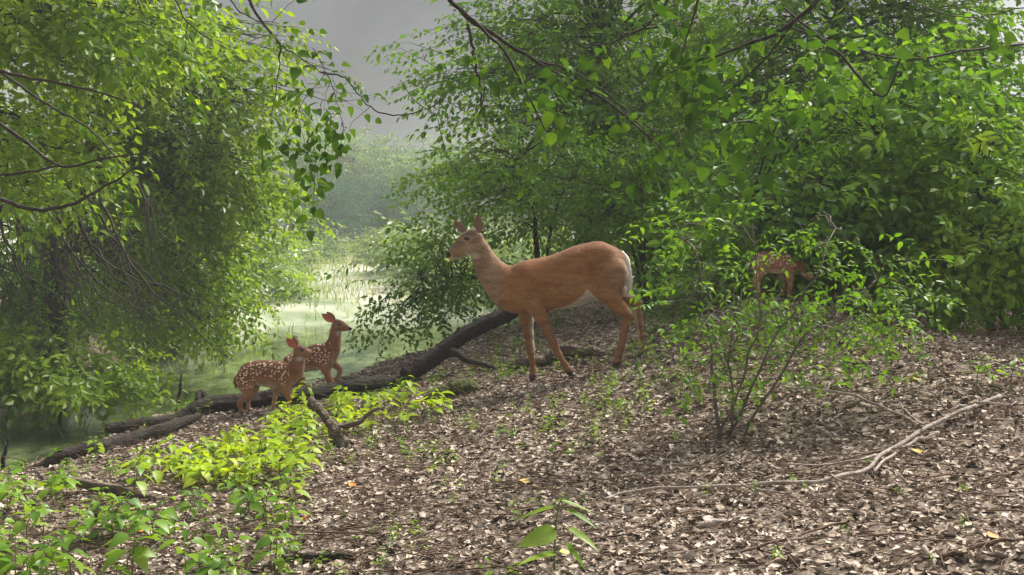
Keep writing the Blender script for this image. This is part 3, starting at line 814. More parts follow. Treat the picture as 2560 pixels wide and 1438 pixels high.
fawn1, fb1 = animal("fawn", "front spotted fawn facing right at the near side of the log, its head level", "deer", FW1, f1, 0.0045,
    fawn_col((1078, 590, 26, 26), 1000, [(150, 830), (200, 770), (300, 700), (450, 680), (650, 690), (800, 700)],
             [(150, 990), (250, 1010), (400, 970), (430, 850), (560, 850), (680, 900), (740, 960), (800, 850)],
             [(200, 1000), (430, 870), (600, 880), (700, 920), (800, 900), (950, 780)], 1, 1275, (930, 590, 130), (960, 510, 60, 30), (925, 655, 38, 28)),
    M_fawn, mk(hooves[4:8]), "spotted fawns", flow=(-1, 0, -.35), hair_len=.011, eyes=((945, 552, 30), (1072, 598, 26)))
ear(fawn1, FW1, (868, 520), (762, 405), 92, -.02, -.05, (-.1, -1, .1), .35, M_ear_in_f)
ear(fawn1, FW1, (880, 515), (800, 400), 80, .02, .09, (.1, 1, .1), .35, M_ear_in_f)
ball(fawn1, "eye", FW1, (945, 552), 19, -.026, M_eye, (1.2, .55, .8)); ball(fawn1, "eye", FW1, (945, 552), 19, .026, M_eye, (1.2, .55, .8))
for hx, hy, yo in ((252, 1345, -.05), (287, 1330, .05), (774, 1290, -.05), (582, 1305, .05)): hoof(fawn1, FW1, hx, hy, yo, 0, 22)
tail(fawn1, FW1, [(165, 860, 26, 0), (140, 900, 26, 0), (135, 950, 20, 0), (150, 985, 8, 0)], 1, simple_mat("fawn_tail", (0.2, .08, .045), .9, .1), 60, .03)

f2 = [
    (0.72, 0.05, both([(800, 715, 105), (900, 692, 115), (1000, 668, 122), (1120, 635, 140), (1210, 620, 138)], 0)),
    (0.74, 0.04, both([(1338, 280, 48), (1338, 350, 54), (1325, 440, 62), (1300, 530, 84), (1250, 600, 110)], 0)),
    (0.66, 0.015, both([(1358, 245, 62), (1405, 260, 52), (1460, 283, 34), (1500, 298, 22), (1518, 298, 17)], 0)),
    (0.6, 0.012, both([(1380, 295, 32), (1450, 305, 20)], 0)),
    (0.55, 0.03, [(1230, 620, 80, -.045), (1235, 710, 75, -.05), (1232, 780, 54, -.05)]),
    (0.9, 0.015, both([(1232, 780, 50), (1268, 870, 38), (1308, 950, 30), (1325, 1000, 24), (1332, 1050, 19), (1335, 1068, 18)], -.05)),
    (0.9, 0.015, both([(1275, 700, 60), (1335, 745, 40), (1382, 790, 30), (1385, 825, 27), (1362, 875, 21), (1345, 915, 18), (1340, 930, 17)], .05)),
    (0.55, 0.03, [(800, 720, 90, -.045), (850, 830, 80, -.05), (890, 880, 55, -.05)]),
    (0.9, 0.015, both([(890, 870, 52), (860, 950, 34), (838, 1000, 28), (870, 1060, 20), (885, 1085, 18)], -.05)),
    (0.9, 0.015, both([(850, 830, 60), (920, 900, 42), (905, 980, 27), (905, 1040, 20), (910, 1085, 18)], .05)),
]
fawn2, fb2 = animal("fawn", "second spotted fawn, neck stretched tall and one foreleg lifted, standing behind the log", "deer", FW2, f2, 0.0045,
    fawn_col((1524, 294, 26, 26), 800, [(700, 640), (800, 585), (1030, 530), (1150, 490), (1200, 470), (1290, 480)],
             [(700, 780), (900, 700), (1000, 690), (1100, 660), (1180, 720), (1240, 740), (1290, 620)],
             [(700, 800), (900, 730), (1100, 690), (1200, 740), (1280, 640), (1400, 500)], 1, 1060, (1390, 290, 110), (1400, 195, 60, 26), (1385, 350, 34, 26)),
    coat_mat("fawn_coat_b", (46, 0.31)), mk(hooves[8:10]), "spotted fawns", flow=(-1, 0, -.35), hair_len=.011, eyes=((1390, 243, 28), (1515, 296, 26)))
ear(fawn2, FW2, (1325, 212), (1182, 116), 84, -.02, -.05, (-.1, -1, .15), .35, M_ear_in_f)
ear(fawn2, FW2, (1330, 205), (1210, 105), 80, .02, .09, (.1, 1, .1), .35, M_ear_in_f)
ball(fawn2, "eye", FW2, (1390, 243), 17, -.028, M_eye, (1.2, .55, .8)); ball(fawn2, "eye", FW2, (1390, 243), 17, .028, M_eye, (1.2, .55, .8))
for hx, hy, yo in ((1336, 1085, -.05), (1342, 946, .05), (887, 1102, -.05), (912, 1100, .05)): hoof(fawn2, FW2, hx, hy, yo, 0, 22)
tail(fawn2, FW2, [(712, 690, 22, 0), (690, 740, 22, 0), (690, 790, 12, 0)], 1, M_white_fur, 40, .03)

f3 = [
    (0.72, 0.05, both([(330, 200, 100), (430, 190, 105), (560, 200, 115), (650, 215, 112)], 0)),
    (0.74, 0.04, both([(690, 210, 80), (800, 250, 58), (880, 300, 48)], 0)),
    (0.66, 0.015, both([(900, 310, 58), (940, 350, 44), (975, 400, 26)], 0)),
    (0.55, 0.03, [(310, 210, 85, -.045), (330, 330, 55, -.05)]),
    (0.9, 0.015, both([(330, 330, 50), (290, 430, 30), (315, 530, 22), (325, 610, 18)], -.05)),
    (0.9, 0.015, both([(350, 320, 50), (340, 430, 30), (355, 530, 22), (360, 610, 18)], .05)),
    (0.9, 0.02, both([(680, 260, 62), (695, 380, 40), (690, 480, 26), (680, 610, 18)], -.05)),
    (0.9, 0.02, both([(650, 260, 60), (630, 380, 38), (640, 480, 26), (640, 610, 18)], .05)),
]
fawn3, fb3 = animal("fawn", "third spotted fawn, half hidden behind the leaves of the right-hand shrubs", "deer", FW3, f3, 0.006,
    fawn_col((980, 405, 24, 24), 330, [(200, 150), (330, 95), (650, 95), (760, 150)], [(200, 280), (400, 230), (600, 230), (760, 260)],
             [(200, 300), (760, 300)], 1, 610, (920, 330, 90), (900, 270, 40, 20), (860, 350, 34, 26), 2.1),
    coat_mat("fawn_coat_c", (46, 0.31)), mk(hooves[10:12]), "spotted fawns")
ear(fawn3, FW3, (870, 270), (810, 180), 70, -.02, -.06, (-.1, -1, .15), .35, M_ear_in_f)
ear(fawn3, FW3, (880, 265), (860, 170), 70, .02, .06, (.1, 1, .15), .35, M_ear_in_f)
ball(fawn3, "eye", FW3, (915, 300), 17, -.03, M_eye, (1.2, .55, .8))
for hx, yo in ((325, -.05), (360, .05), (680, -.05), (640, .05)): hoof(fawn3, FW3, hx, 640, yo, 0, 22)
tail(fawn3, FW3, [(235, 170, 22, 0), (215, 220, 22, 0), (215, 270, 12, 0)], 1, M_white_fur, 30, .03)

# ------------------------------------------------------------------ leaves
def leaf_geo(L, W, droop=.12, fold=.25, hi=True, base=0.0, wprof=None):
    if hi:
        t = [0, .14, .42, .72, 1]; wp = wprof or [0, .72, 1, .56, 0]
        V = [(0, 0, 0)]
        for i in (1, 2, 3):
            x = t[i] * L; h_ = wp[i] * W / 2; z = -droop * L * t[i] ** 2
            V += [(x, h_, z + fold * h_), (x, 0, z), (x, -h_, z + fold * h_)]
        V.append((L, 0, -droop * L * 1.15))
        tr = [(0, 2, 1), (0, 3, 2), (7, 8, 10), (8, 9, 10)]
        q = [(1, 2, 5, 4), (2, 3, 6, 5), (4, 5, 8, 7), (5, 6, 9, 8)]
        return np.array(V, float), np.array(tr), np.array(q)
    V = [(0, 0, 0), (.3 * L, W * .46, fold * W * .4), (.68 * L, W * .38, fold * W * .3 - droop * L * .4), (L, 0, -droop * L), (.68 * L, -W * .38, fold * W * .3 - droop * L * .4), (.3 * L, -W * .46, fold * W * .4)]
    return np.array(V, float), np.zeros((0, 3), int), np.array([(0, 3, 2, 1), (0, 5, 4, 3)])

def rotm(az, el, roll):
    ca, sa = math.cos(az), math.sin(az); ce, se = math.cos(el), math.sin(el); cr, sr = math.cos(roll), math.sin(roll)
    Rz = np.array([[ca, -sa, 0], [sa, ca, 0], [0, 0, 1]]); Ry = np.array([[ce, 0, -se], [0, 1, 0], [se, 0, ce]]); Rx = np.array([[1, 0, 0], [0, cr, -sr], [0, sr, cr]])
    return Rz @ Ry @ Rx

def spray(L_leaf, ratio, n, length, hi=False, opposite=False, droop=.12, ang=55, petiole=.15, rng=None, fold=.25, wprof=None):
    """a twig along +X with leaves in its plane; returns a template (V, T, Q)"""
    r = rng or rs; mb = MB()
    xs = np.linspace(.12, 1, n)
    sag = lambda u: np.array([u * length, math.sin(u * 5 + r.rand()) * 0.0, -.18 * length * u * u])
    pts = np.array([sag(u) for u in np.linspace(0, 1, 4)])
    tube(mb, pts, np.linspace(.0022, .0009, 4) * (1 if L_leaf < .12 else 3), 3, cap=False)
    for i, u in enumerate(xs):
        sides = (1, -1) if opposite else ((1,) if i % 2 else (-1,))
        if i == n - 1: sides = (0,)
        for sd in sides:
            s = (.65 + .5 * r.rand()) * (1 - .25 * abs(u - .5)) * L_leaf
            V, T, Q = leaf_geo(s, s * ratio * (.85 + .3 * r.rand()), droop + r.rand() * .15, fold, hi, wprof=wprof)
            V = V + np.array([petiole * s, 0, 0])
            M_ = rotm(sd * R(ang + r.randn() * 12), R(-8 + r.randn() * 16), R(r.randn() * 24))
            mb.add(V @ M_.T + sag(u), T, Q)
    return mb.arrays()

def place(mb, tpls, pos, dirs, scale, roll_sd=.5, which=None):
    """stamp templates: local +X -> dirs, local +Z near world up"""
    pos = np.asarray(pos); dirs = unit(dirs); n = len(pos)
    if n == 0: return
    up = np.array([0, 0, 1.0])[None, :] + rs.randn(n, 3) * .05
    Y = unit(np.cross(up, dirs)); Z = np.cross(dirs, Y)
    a = rs.randn(n) * roll_sd
    Y2 = Y * np.cos(a)[:, None] + Z * np.sin(a)[:, None]; Z2 = np.cross(dirs, Y2)
    M_ = np.stack([dirs, Y2, Z2], -1)                       # columns are the axes
    k = rs.randint(0, len(tpls), n)
    scale = np.broadcast_to(scale, (n,))
    for t, (V, T, Q) in enumerate(tpls):
        s = np.where(k == t)[0]
        if not len(s): continue
        W_ = np.einsum('nij,vj->nvi', M_[s], V) * scale[s][:, None, None] + pos[s][:, None, :]
        nv = len(V); off = (np.arange(len(s)) * nv)[:, None, None]
        mb.add(W_.reshape(-1, 3), (T[None] + off).reshape(-1, 3) if len(T) else None, (Q[None] + off).reshape(-1, 4) if len(Q) else None)

rt = np.random.RandomState(11)
SP_fine = [spray(.078, .52, 9, .36, rng=rt) for _ in range(5)]                 # small alternate leaves
SP_mid = [spray(.115, .58, 8, .44, rng=rt) for _ in range(5)]
SP_opp = [spray(.070, .42, 5, .30, hi=True, opposite=True, rng=rt, ang=60) for _ in range(5)]
SP_broad = [spray(.10, .72, 5, .32, hi=True, rng=rt, droop=.25, ang=60, petiole=.35, wprof=[0, .95, 1, .6, 0]) for _ in range(5)]
SP_far = [spray(.34, .6, 8, 1.5, rng=rt, fold=.4) for _ in range(4)]

# ------------------------------------------------------------------ trees and shrubs
def ell_sample(n, shell=.35):
    v = unit(rs.randn(n, 3)); r = (shell + (1 - shell) * rs.rand(n)) ** .6
    return v * r[:, None]

def tree(name, label, cat, trunk, lobes, tpls, lmat, bmat, spread=.28, per=14, scale=1.0, group=None, trunk_r=(.10, .03), limb_r=.018,
         droop=-.25, stems=None, toward=None, rootz=None, rollsd=.5, twigs=True, limbskip=0.0):
    """trunk: polyline of world points; lobes: (centre world, radii world, number of clumps)"""
    trunk = np.array(trunk, float)
    base = trunk[0].copy()
    root = empty(name, base, label, cat, group)
    wood = MB(); fol = MB()
    tc = jitter_curve(smooth_curve(trunk, 14), .012 * np.linalg.norm(trunk[-1] - trunk[0]))
    tr = np.linspace(trunk_r[0], trunk_r[1], 14); tr[0] *= 1.35
    tube(wood, tc, tr, 9, wob=.08)
    axes = [tc]
    for st in (stems or []):
        c = jitter_curve(smooth_curve(np.array(st, float), 12), .02)
        tube(wood, c, np.linspace(trunk_r[0] * .7, trunk_r[1] * .6, 12), 7, wob=.08); axes.append(c)
    allax = np.vstack([a[3:] for a in axes])
    for (c, rad, n) in lobes:
        cl = np.array(c)[None] + ell_sample(n) * np.array(rad)[None]
        for q in cl:
            dd = np.linalg.norm(allax - q, axis=1) + np.maximum(0, allax[:, 2] - q[2]) * .8
            a = allax[np.argmin(dd)]
            mid = (a + q) / 2 + np.array([0, 0, .12 * np.linalg.norm(q - a)]) + rs.randn(3) * .06
            lc = jitter_curve(smooth_curve(np.array([a, mid, q]), 8), .02)
            if rs.rand() >= limbskip:
                tube(wood, lc, np.linspace(limb_r, limb_r * .3, 8), 5, cap=False)
            m_ = max(3, int(per * (.6 + .8 * rs.rand())))
            anch = lc[rs.randint(3, 8, m_)]
            off = rs.randn(m_, 3) * spread * np.array([1, 1, .6])
            pos = q + off
            d = unit(pos - anch) * .8 + unit(q - a)[None] * .4 + rs.randn(m_, 3) * .35; d[:, 2] = d[:, 2] * .5 + droop + rs.randn(m_) * .15
            # a thin gap in the leaves where the third fawn shows through
            qx = 1280 + pos[:, 0] / np.maximum(pos[:, 1], .1) * F; qy = HOR + (EYE - pos[:, 2]) / np.maximum(pos[:, 1], .1) * F
            td = pos + unit(d) * .28; tx = 1280 + td[:, 0] / np.maximum(td[:, 1], .1) * F; ty = HOR + (EYE - td[:, 2]) / np.maximum(td[:, 1], .1) * F
            inb = lambda u, v: (u > 1845) & (u < 2000) & (v > 605) & (v < 760)
            kp = ~((inb(qx, qy) | inb(tx, ty) | inb((qx + tx) / 2, (qy + ty) / 2)) & (pos[:, 1] < 8.7) & (pos[:, 1] > 1) & (rs.rand(m_) < .35))
            pos, d, anch = pos[kp], d[kp], anch[kp]; m_ = len(pos)
            place(fol, tpls, pos, d, scale * (.75 + .5 * rs.rand(m_)), rollsd)
            if twigs:
                for k in range(0, m_, 2):
                    if np.linalg.norm(pos[k] - anch[k]) > .05:
                        mm = (anch[k] + pos[k]) / 2 + np.array([0, 0, .03])
                        tube(wood, np.array([anch[k], mm, pos[k]]), [limb_r * .3, limb_r * .22, limb_r * .12], 3, cap=False)
    wood.build("trunk", bmat, root)
    fol.build("crown", lmat, root, smooth=False)
    return root

def lobe(px, py, D, rpx, rpy, rd, n):
    s = D / F
    return (P(px, py, D), (rpx * s, rd, rpy * s), n)

TR = []
# --- left bank
b = Gz(120, 17.5)
tree("broadleaf_tree", "big yellow-green tree filling the left half of the photo, leaning over the stream", "tree",
     [b, P(150, 620, 17.2), P(240, 380, 16.6), P(330, 120, 16), P(400, -200, 15.5)],
     [lobe(330, 150, 15.5, 330, 200, 1.6, 34), lobe(500, 300, 15.5, 170, 180, 1.5, 28), lobe(640, 130, 16, 60, 60, .6, 4), lobe(490, 470, 16, 110, 90, 1.4, 20), lobe(600, 480, 16, 50, 22, .6, 4),
      lobe(330, 480, 16, 260, 170, 1.5, 26), lobe(410, 690, 16.5, 110, 110, 1.2, 20), lobe(530, 800, 16.5, 40, 25, .5, 4), lobe(400, -150, 15, 400, 200, 2, 14)],
     SP_mid, M_leaf_left, M_bark_dark, spread=.36, per=20, trunk_r=(.22, .08), limb_r=.03)
b = Gz(-260, 11.5)
tree("broadleaf_tree", "leafy tree at the far left edge whose dark limbs reach in over the stream", "tree",
     [b, P(-230, 600, 11.5), P(-150, 200, 11.2), P(-60, -150, 11)],
     [lobe(60, 120, 10.8, 220, 160, 1.2, 22), lobe(60, 380, 11, 170, 120, 1.1, 14), lobe(260, 40, 10.5, 190, 110, 1.2, 16), lobe(100, -160, 10, 350, 120, 1.5, 14)],
     SP_mid, M_leaf_left, M_bark_dark, spread=.28, per=14, trunk_r=(.16, .06), limb_r=.022)
b = Gz(40, 20)
tree("broadleaf_tree", "shaded tree on the left bank behind the tangle of hanging twigs", "tree",
     [b, P(60, 600, 20), P(90, 350, 20)],
     [lobe(40, 640, 19.5, 230, 160, 1.5, 26), lobe(350, 560, 18.5, 130, 110, 1.0, 14), lobe(70, 600, 17.5, 120, 130, .5, 9), lobe(200, 730, 19, 200, 80, 1.3, 20), lobe(30, 740, 18, 130, 80, 1, 12), lobe(120, 420, 20, 260, 160, 1.5, 22)],
     SP_mid, M_leaf_shrub, M_bark_dark, spread=.42, per=18, trunk_r=(.09, .04), limb_r=.025)
b = Gz(560, 23)
tree("broadleaf_tree", "rounded bright tree dipping to the water just left of the bright clearing", "tree",
     [b, P(560, 700, 23), P(590, 520, 23), P(600, 350, 23)],
     [lobe(430, 770, 22.5, 110, 50, 1.6, 24), lobe(440, 640, 22.5, 80, 100, 1.5, 22), lobe(510, 500, 23, 60, 60, 1.2, 10), lobe(480, 560, 23, 200, 220, 1.8, 26)],
     SP_mid, M_leaf_left, M_bark_dark, spread=.5, per=22, trunk_r=(.14, .05), limb_r=.03, scale=1.15)
b = Gz(560, 17.5)
b = Gz(160, 13.6)
tree("bank_shrub", "round leafy bush on the far bank at the left edge, low over the water", "shrub",
     [b, P(150, 960, 13.6), P(150, 900, 13.6)],
     [lobe(100, 900, 13.3, 110, 50, .7, 16), lobe(230, 925, 13.2, 70, 30, .6, 10), lobe(30, 920, 13.3, 80, 40, .6, 8)],
     SP_mid, M_leaf_left, M_bark_dark, spread=.2, per=14, trunk_r=(.03, .012), limb_r=.01)

# --- right side, back rows first
b = Gz(1500, 17)
tree("broadleaf_tree", "tall green tree standing behind the doe's back", "tree",
     [b, P(1480, 560, 17), P(1500, 350, 16.7), P(1520, 100, 16.3)],
     [lobe(1480, 330, 16.5, 240, 190, 1.6, 30), lobe(1330, 180, 16, 220, 160, 1.5, 24), lobe(1650, 420, 16.5, 220, 190, 1.6, 28), lobe(1550, 100, 16, 280, 160, 1.6, 24), lobe(1450, -150, 15, 420, 160, 1.8, 16)],
     SP_mid, M_leaf_right, M_bark_dark, spread=.42, per=19, trunk_r=(.15, .05), limb_r=.028)
b = Gz(2050, 15)
tree("broadleaf_tree", "dense tree in the upper right, behind the other shrubs", "tree",
     [b, P(2050, 520, 15), P(2080, 250, 14.8), P(2100, 0, 14.5)],
     [lobe(1950, 330, 14.5, 240, 200, 1.5, 30), lobe(2250, 260, 14.5, 240, 210, 1.5, 28), lobe(2100, 60, 14.2, 330, 150, 1.6, 28), lobe(2480, 420, 14, 180, 230, 1.4, 22), lobe(2200, 520, 14, 300, 90, 1.2, 18), lobe(2100, -180, 13, 500, 160, 1.8, 16), ((8.5, 13.5, 8.3), (3.6, 3, 1.3), 46), ((3.5, 15, 8.2), (3, 2.5, 1.2), 30), ((12, 10, 8), (2.5, 3, 1.3), 24)],  # last three lobes: unseen upper canopy added to shade the right-hand foliage
     SP_mid, M_leaf_right, M_bark_dark, spread=.38, per=19, trunk_r=(.15, .05), limb_r=.026)
b = Gz(1700, 20)
tree("broadleaf_tree", "dark tree deep in the thicket at mid right", "tree",
     [b, P(1700, 500, 20), P(1720, 300, 20)],
     [lobe(1750, 560, 19.5, 300, 110, 1.5, 30), lobe(2200, 600, 19, 350, 120, 1.5, 30), lobe(1900, 380, 20, 500, 180, 1.5, 34), lobe(2350, 200, 20, 300, 220, 1.5, 24), lobe(1600, 150, 21, 300, 220, 1.5, 20)],
     SP_mid, M_leaf_dark, M_bark_dark, spread=.6, per=24, trunk_r=(.14, .05), limb_r=.028, scale=1.2)
b = Gz(1350, 12.4)
tree("leafy_shrub", "arching light-green shrub behind the doe's head, its branches drooping toward the water", "shrub",
     [b, P(1345, 650, 12.4), P(1330, 520, 12.3), P(1300, 400, 12.2)],
     [lobe(1190, 470, 12, 130, 100, .8, 15), lobe(1100, 690, 12.2, 95, 55, .6, 13), lobe(1010, 765, 12.2, 60, 25, .4, 5), lobe(1330, 400, 12, 190, 110, .9, 20), lobe(1450, 540, 12.2, 180, 70, .8, 14), lobe(1120, 610, 12.2, 70, 30, .4, 5), lobe(1650, 470, 12, 150, 110, .8, 14)],
     SP_fine, M_leaf_shrub, M_bark_dark, spread=.2, per=13, trunk_r=(.045, .015), limb_r=.013,
     stems=[[b, P(1420, 640, 12.4), P(1520, 520, 12.3), P(1600, 460, 12.2)], [b, P(1290, 700, 12.3), P(1180, 690, 12.2), P(1060, 740, 12.2)], [b, P(1380, 560, 12.5), P(1430, 440, 12.5)]])
b = Gz(1620, 12)
tree("leafy_shrub", "fan of slender dark stems with sparse leaves behind the doe's rump", "shrub",
     [b, P(1600, 600, 12), P(1560, 500, 12), P(1530, 420, 12)],
     [lobe(1650, 400, 11.8, 130, 90, .6, 12), lobe(1800, 480, 11.8, 110, 90, .6, 10), lobe(1750, 640, 11.2, 110, 50, .5, 9)],
     SP_fine, M_leaf_right, M_bark_dark, spread=.2, per=12, trunk_r=(.03, .01), limb_r=.008,
     stems=[[b, P(1640, 560, 12), P(1660, 420, 12)], [b, P(1570, 580, 12), P(1480, 480, 12)], [b, P(1680, 580, 12), P(1730, 440, 12)], [b, P(1610, 580, 11.9), P(1600, 430, 11.9)], [b, P(1700, 600, 12), P(1800, 480, 12)]])
b = Gz(2160, 9.6)
tree("leafy_shrub", "large spreading shrub right of centre, thick with layered leaves over dark limbs", "shrub",
     [b, P(2130, 700, 9.5), P(2150, 520, 9.4), P(2180, 350, 9.3)],
     [lobe(2000, 500, 9.2, 190, 110, .8, 22), lobe(2280, 430, 9.2, 190, 130, .8, 22), lobe(2130, 260, 9.2, 220, 110, .8, 18), lobe(1900, 620, 9.1, 150, 45, .5, 8), lobe(2230, 620, 9, 160, 80, .6, 14)],
     SP_mid, M_leaf_right, M_bark_dark, spread=.2, per=13, trunk_r=(.05, .015), limb_r=.012, scale=.9,
     stems=[[b, P(2240, 740, 9.4), P(2330, 600, 9.2), P(2400, 480, 9.1)], [b, P(2060, 660, 9.5), P(1960, 560, 9.3), P(1880, 500, 9.2)], [b, P(2170, 700, 9.3), P(2250, 520, 9.2)]])
b = Gz(2480, 8.4)
tree("leafy_shrub", "bright shrub at the right edge of the photo with light falling on its leaves", "shrub",
     [b, P(2470, 720, 8.4), P(2450, 560, 8.3), P(2440, 420, 8.3)],
     [lobe(2470, 610, 8.2, 130, 80, .6, 18), lobe(2370, 690, 8.2, 110, 35, .5, 8), lobe(2480, 420, 8.2, 130, 140, .7, 14), lobe(2560, 560, 8, 100, 120, .6, 10)],
     SP_mid, M_leaf_plant, M_bark_dark, spread=.18, per=12, trunk_r=(.035, .012), limb_r=.01, scale=.8)
b = G(1800, 1112)
Db = b[1]
tree("multi_stem_shrub", "slender multi-stemmed shrub in the leaf litter between the doe and the pale fallen branch", "shrub",
     [b, P(1785, 950, Db), P(1762, 780, Db + .1), P(1735, 620, Db + .1)],
     [lobe(1960, 790, Db + .1, 150, 60, .5, 11), lobe(1760, 740, Db + .1, 100, 110, .4, 9), lobe(2110, 810, Db + .2, 90, 50, .3, 6), lobe(1870, 900, Db, 120, 50, .4, 6), lobe(1760, 590, Db + .2, 110, 50, .4, 5), lobe(2080, 590, Db + .3, 110, 50, .4, 5), lobe(2200, 720, Db + .3, 60, 50, .3, 4)],
     SP_opp, M_leaf_right, M_bark_grey, spread=.11, per=6, trunk_r=(.011, .005), limb_r=.0045, scale=.75,
     stems=[[b, P(1840, 1000, Db), P(1880, 850, Db), P(1900, 700, Db), P(1880, 560, Db)], [b + [.06, 0, 0], P(1840, 980, Db + .1), P(1830, 850, Db + .1), P(1850, 760, Db)],
            [b + [.12, .03, 0], P(1920, 980, Db), P(2010, 850, Db), P(2110, 770, Db), P(2190, 700, Db + .2)], [b + [.03, .05, 0], P(1900, 930, Db), P(1970, 800, Db), P(2050, 680, Db), P(2090, 570, Db + .2)]])
b = Gz(1760, 9.0)
tree("leafy_shrub", "low spread of narrow leaves just right of the doe's hind legs", "shrub",
     [b, P(1790, 740, 9), P(1810, 700, 9)],
     [lobe(1800, 700, 8.9, 120, 40, .4, 12), lobe(1710, 760, 8.9, 60, 22, .3, 5), lobe(1980, 730, 8.7, 110, 50, .4, 7)],
     SP_opp, M_leaf_right, M_bark_grey, spread=.12, per=7, trunk_r=(.012, .006), limb_r=.006, scale=.9)

# --- far trees beyond the clearing
far_spec = [(730, 300, 60, 95), (800, 330, 62, 92), (880, 330, 55, 88), (960, 340, 60, 95), (830, 450, 42, 72), (900, 430, 48, 84), (970, 460, 42, 76), (1040, 380, 58, 80),
            (1120, 350, 60, 90), (650, 330, 60, 90), (1220, 370, 62, 85), (1330, 360, 60, 80), (1450, 380, 60, 76), (560, 350, 60, 85), (1600, 380, 60, 80), (775, 520, 35, 70)]
far_labels = {4: "blue-green tree low in front of the hazy far trees", 5: "rounded blue-green tree in the middle of the far clump", 6: "blue-green tree at the right end of the far clump", 15: "small blue-green tree at the left foot of the far clump"}
far_src = []; far_all = []
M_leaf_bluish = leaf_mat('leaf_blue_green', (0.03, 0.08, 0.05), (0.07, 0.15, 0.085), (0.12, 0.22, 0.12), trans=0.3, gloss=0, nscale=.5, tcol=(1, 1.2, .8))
for i, (px, top, w_, D) in enumerate(far_spec):
    bb = Gz(px, D); H = EYE - (top - HOR) / F * D - bb[2]
    if i < 3:
        hw = H * .42
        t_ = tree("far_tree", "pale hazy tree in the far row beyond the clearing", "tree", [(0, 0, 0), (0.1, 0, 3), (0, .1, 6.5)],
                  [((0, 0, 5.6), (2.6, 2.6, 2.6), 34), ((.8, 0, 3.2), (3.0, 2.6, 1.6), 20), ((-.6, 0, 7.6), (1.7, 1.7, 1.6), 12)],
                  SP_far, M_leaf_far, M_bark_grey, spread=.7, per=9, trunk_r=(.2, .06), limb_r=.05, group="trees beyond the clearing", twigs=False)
        far_src.append(t_)
        r_ = t_
    else:
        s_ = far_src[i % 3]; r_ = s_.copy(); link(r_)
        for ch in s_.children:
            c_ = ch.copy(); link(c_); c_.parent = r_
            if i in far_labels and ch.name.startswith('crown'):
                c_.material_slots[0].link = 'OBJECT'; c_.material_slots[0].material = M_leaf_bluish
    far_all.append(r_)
    k = H / 9.0
    r_.location = [float(v) for v in bb]; r_.scale = (k * (.9 + .3 * rs.rand()), k, k); r_.rotation_euler = (0, 0, rs.rand() * 6.28)
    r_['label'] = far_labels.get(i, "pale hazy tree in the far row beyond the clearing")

label_rows([(far_spec[i][0], 1, o) for i, o in enumerate(far_all) if i not in far_labels], "hazy pale tree", "in the far row")
# bright low bushes on the meadow
ms = []; bush_all = []
for i, (px, D, s_) in enumerate([(640, 44, 1.0), (700, 50, 1.0), (745, 56, 1.3), (840, 66, .8), (980, 56, 1.0), (1090, 46, 1.5), (600, 34, 1.2), (1200, 40, 1.6), (1330, 34, 1.6), (1500, 38, 1.7), (930, 74, 1.2), (790, 72, 1.2), (1030, 58, 1.6)]):
    bb = Gz(px, D)
    if not ms:
        r_ = tree("meadow_bush", "x", "bush", [(0, 0, 0), (0, 0, .6)], [((0, 0, .55), (1.1, .9, .5), 22)], SP_mid, M_leaf_meadow, M_bark_grey, spread=.25, per=10, trunk_r=(.03, .01), limb_r=.01, scale=2.0, twigs=False, droop=.0)
        ms.append(r_)
    else:
        r_ = ms[0].copy(); link(r_)
        for ch in ms[0].children:
            c_ = ch.copy(); link(c_); c_.parent = r_
    r_.location = [float(v) for v in bb]; r_.scale = (s_, s_, s_); r_.rotation_euler = (0, 0, i * 1.7)
    r_['group'] = "bushes on the far meadow"; bush_all.append((px, D, r_))
label_rows(bush_all, "low sunlit bush", "on the far meadow")

# ------------------------------------------------------------------ overhanging branches (trunks out of the frame)
def overhang(label, lines, tpls, lmat, group=None, thick=.72, lf=10, scale=.8, bmat=None, droop=-.6, start=.25, spread=.1):
    root = empty("overhanging_branch", P(*lines[0][0][:3]), label, "branch", group)
    wood = MB(); fol = MB()
    for ln in lines:
        W = np.array([np.append(P(*p[:3]), p[3] * thick) for p in ln])
        n = max(8, 5 * len(ln)); c = smooth_curve(W, n)
        c = jitter_curve(c, .006)
        tube(wood, c[:, :3], np.maximum(c[:, 3], .0012), 5, wob=.1)
        k = int(lf * np.linalg.norm(W[-1, :3] - W[0, :3]))
        if k:
            t = start + (1 - start) * rs.rand(k); idx = (t * (n - 1.001)).astype(int)
            a = c[idx, :3]; off = rs.randn(k, 3) * spread; off[:, 2] -= .04
            d = off + rs.randn(k, 3) * .12; d[:, 2] += droop * .15
            e0 = a + off * .6 + unit(d) * .1; ex = 1280 + e0[:, 0] / e0[:, 1] * F; ey = HOR + (EYE - e0[:, 2]) / e0[:, 1] * F
            ok_ = ~((ex > 1060) & (ex < 1640) & (ey > 470) & (ey < 800)); a, off, d = a[ok_], off[ok_], d[ok_]; k = len(a)
            place(fol, tpls, a + off * .6, d, scale * (.7 + .6 * rs.rand(k)), .6)
            for j in range(k): tube(wood, np.array([a[j], a[j] + off[j] * .6]), [.002, .0012], 3, cap=False)
    wood.build("limb", bmat or M_bark_dark, root)
    if fol.v: fol.build("leaves", lmat, root)
    return root
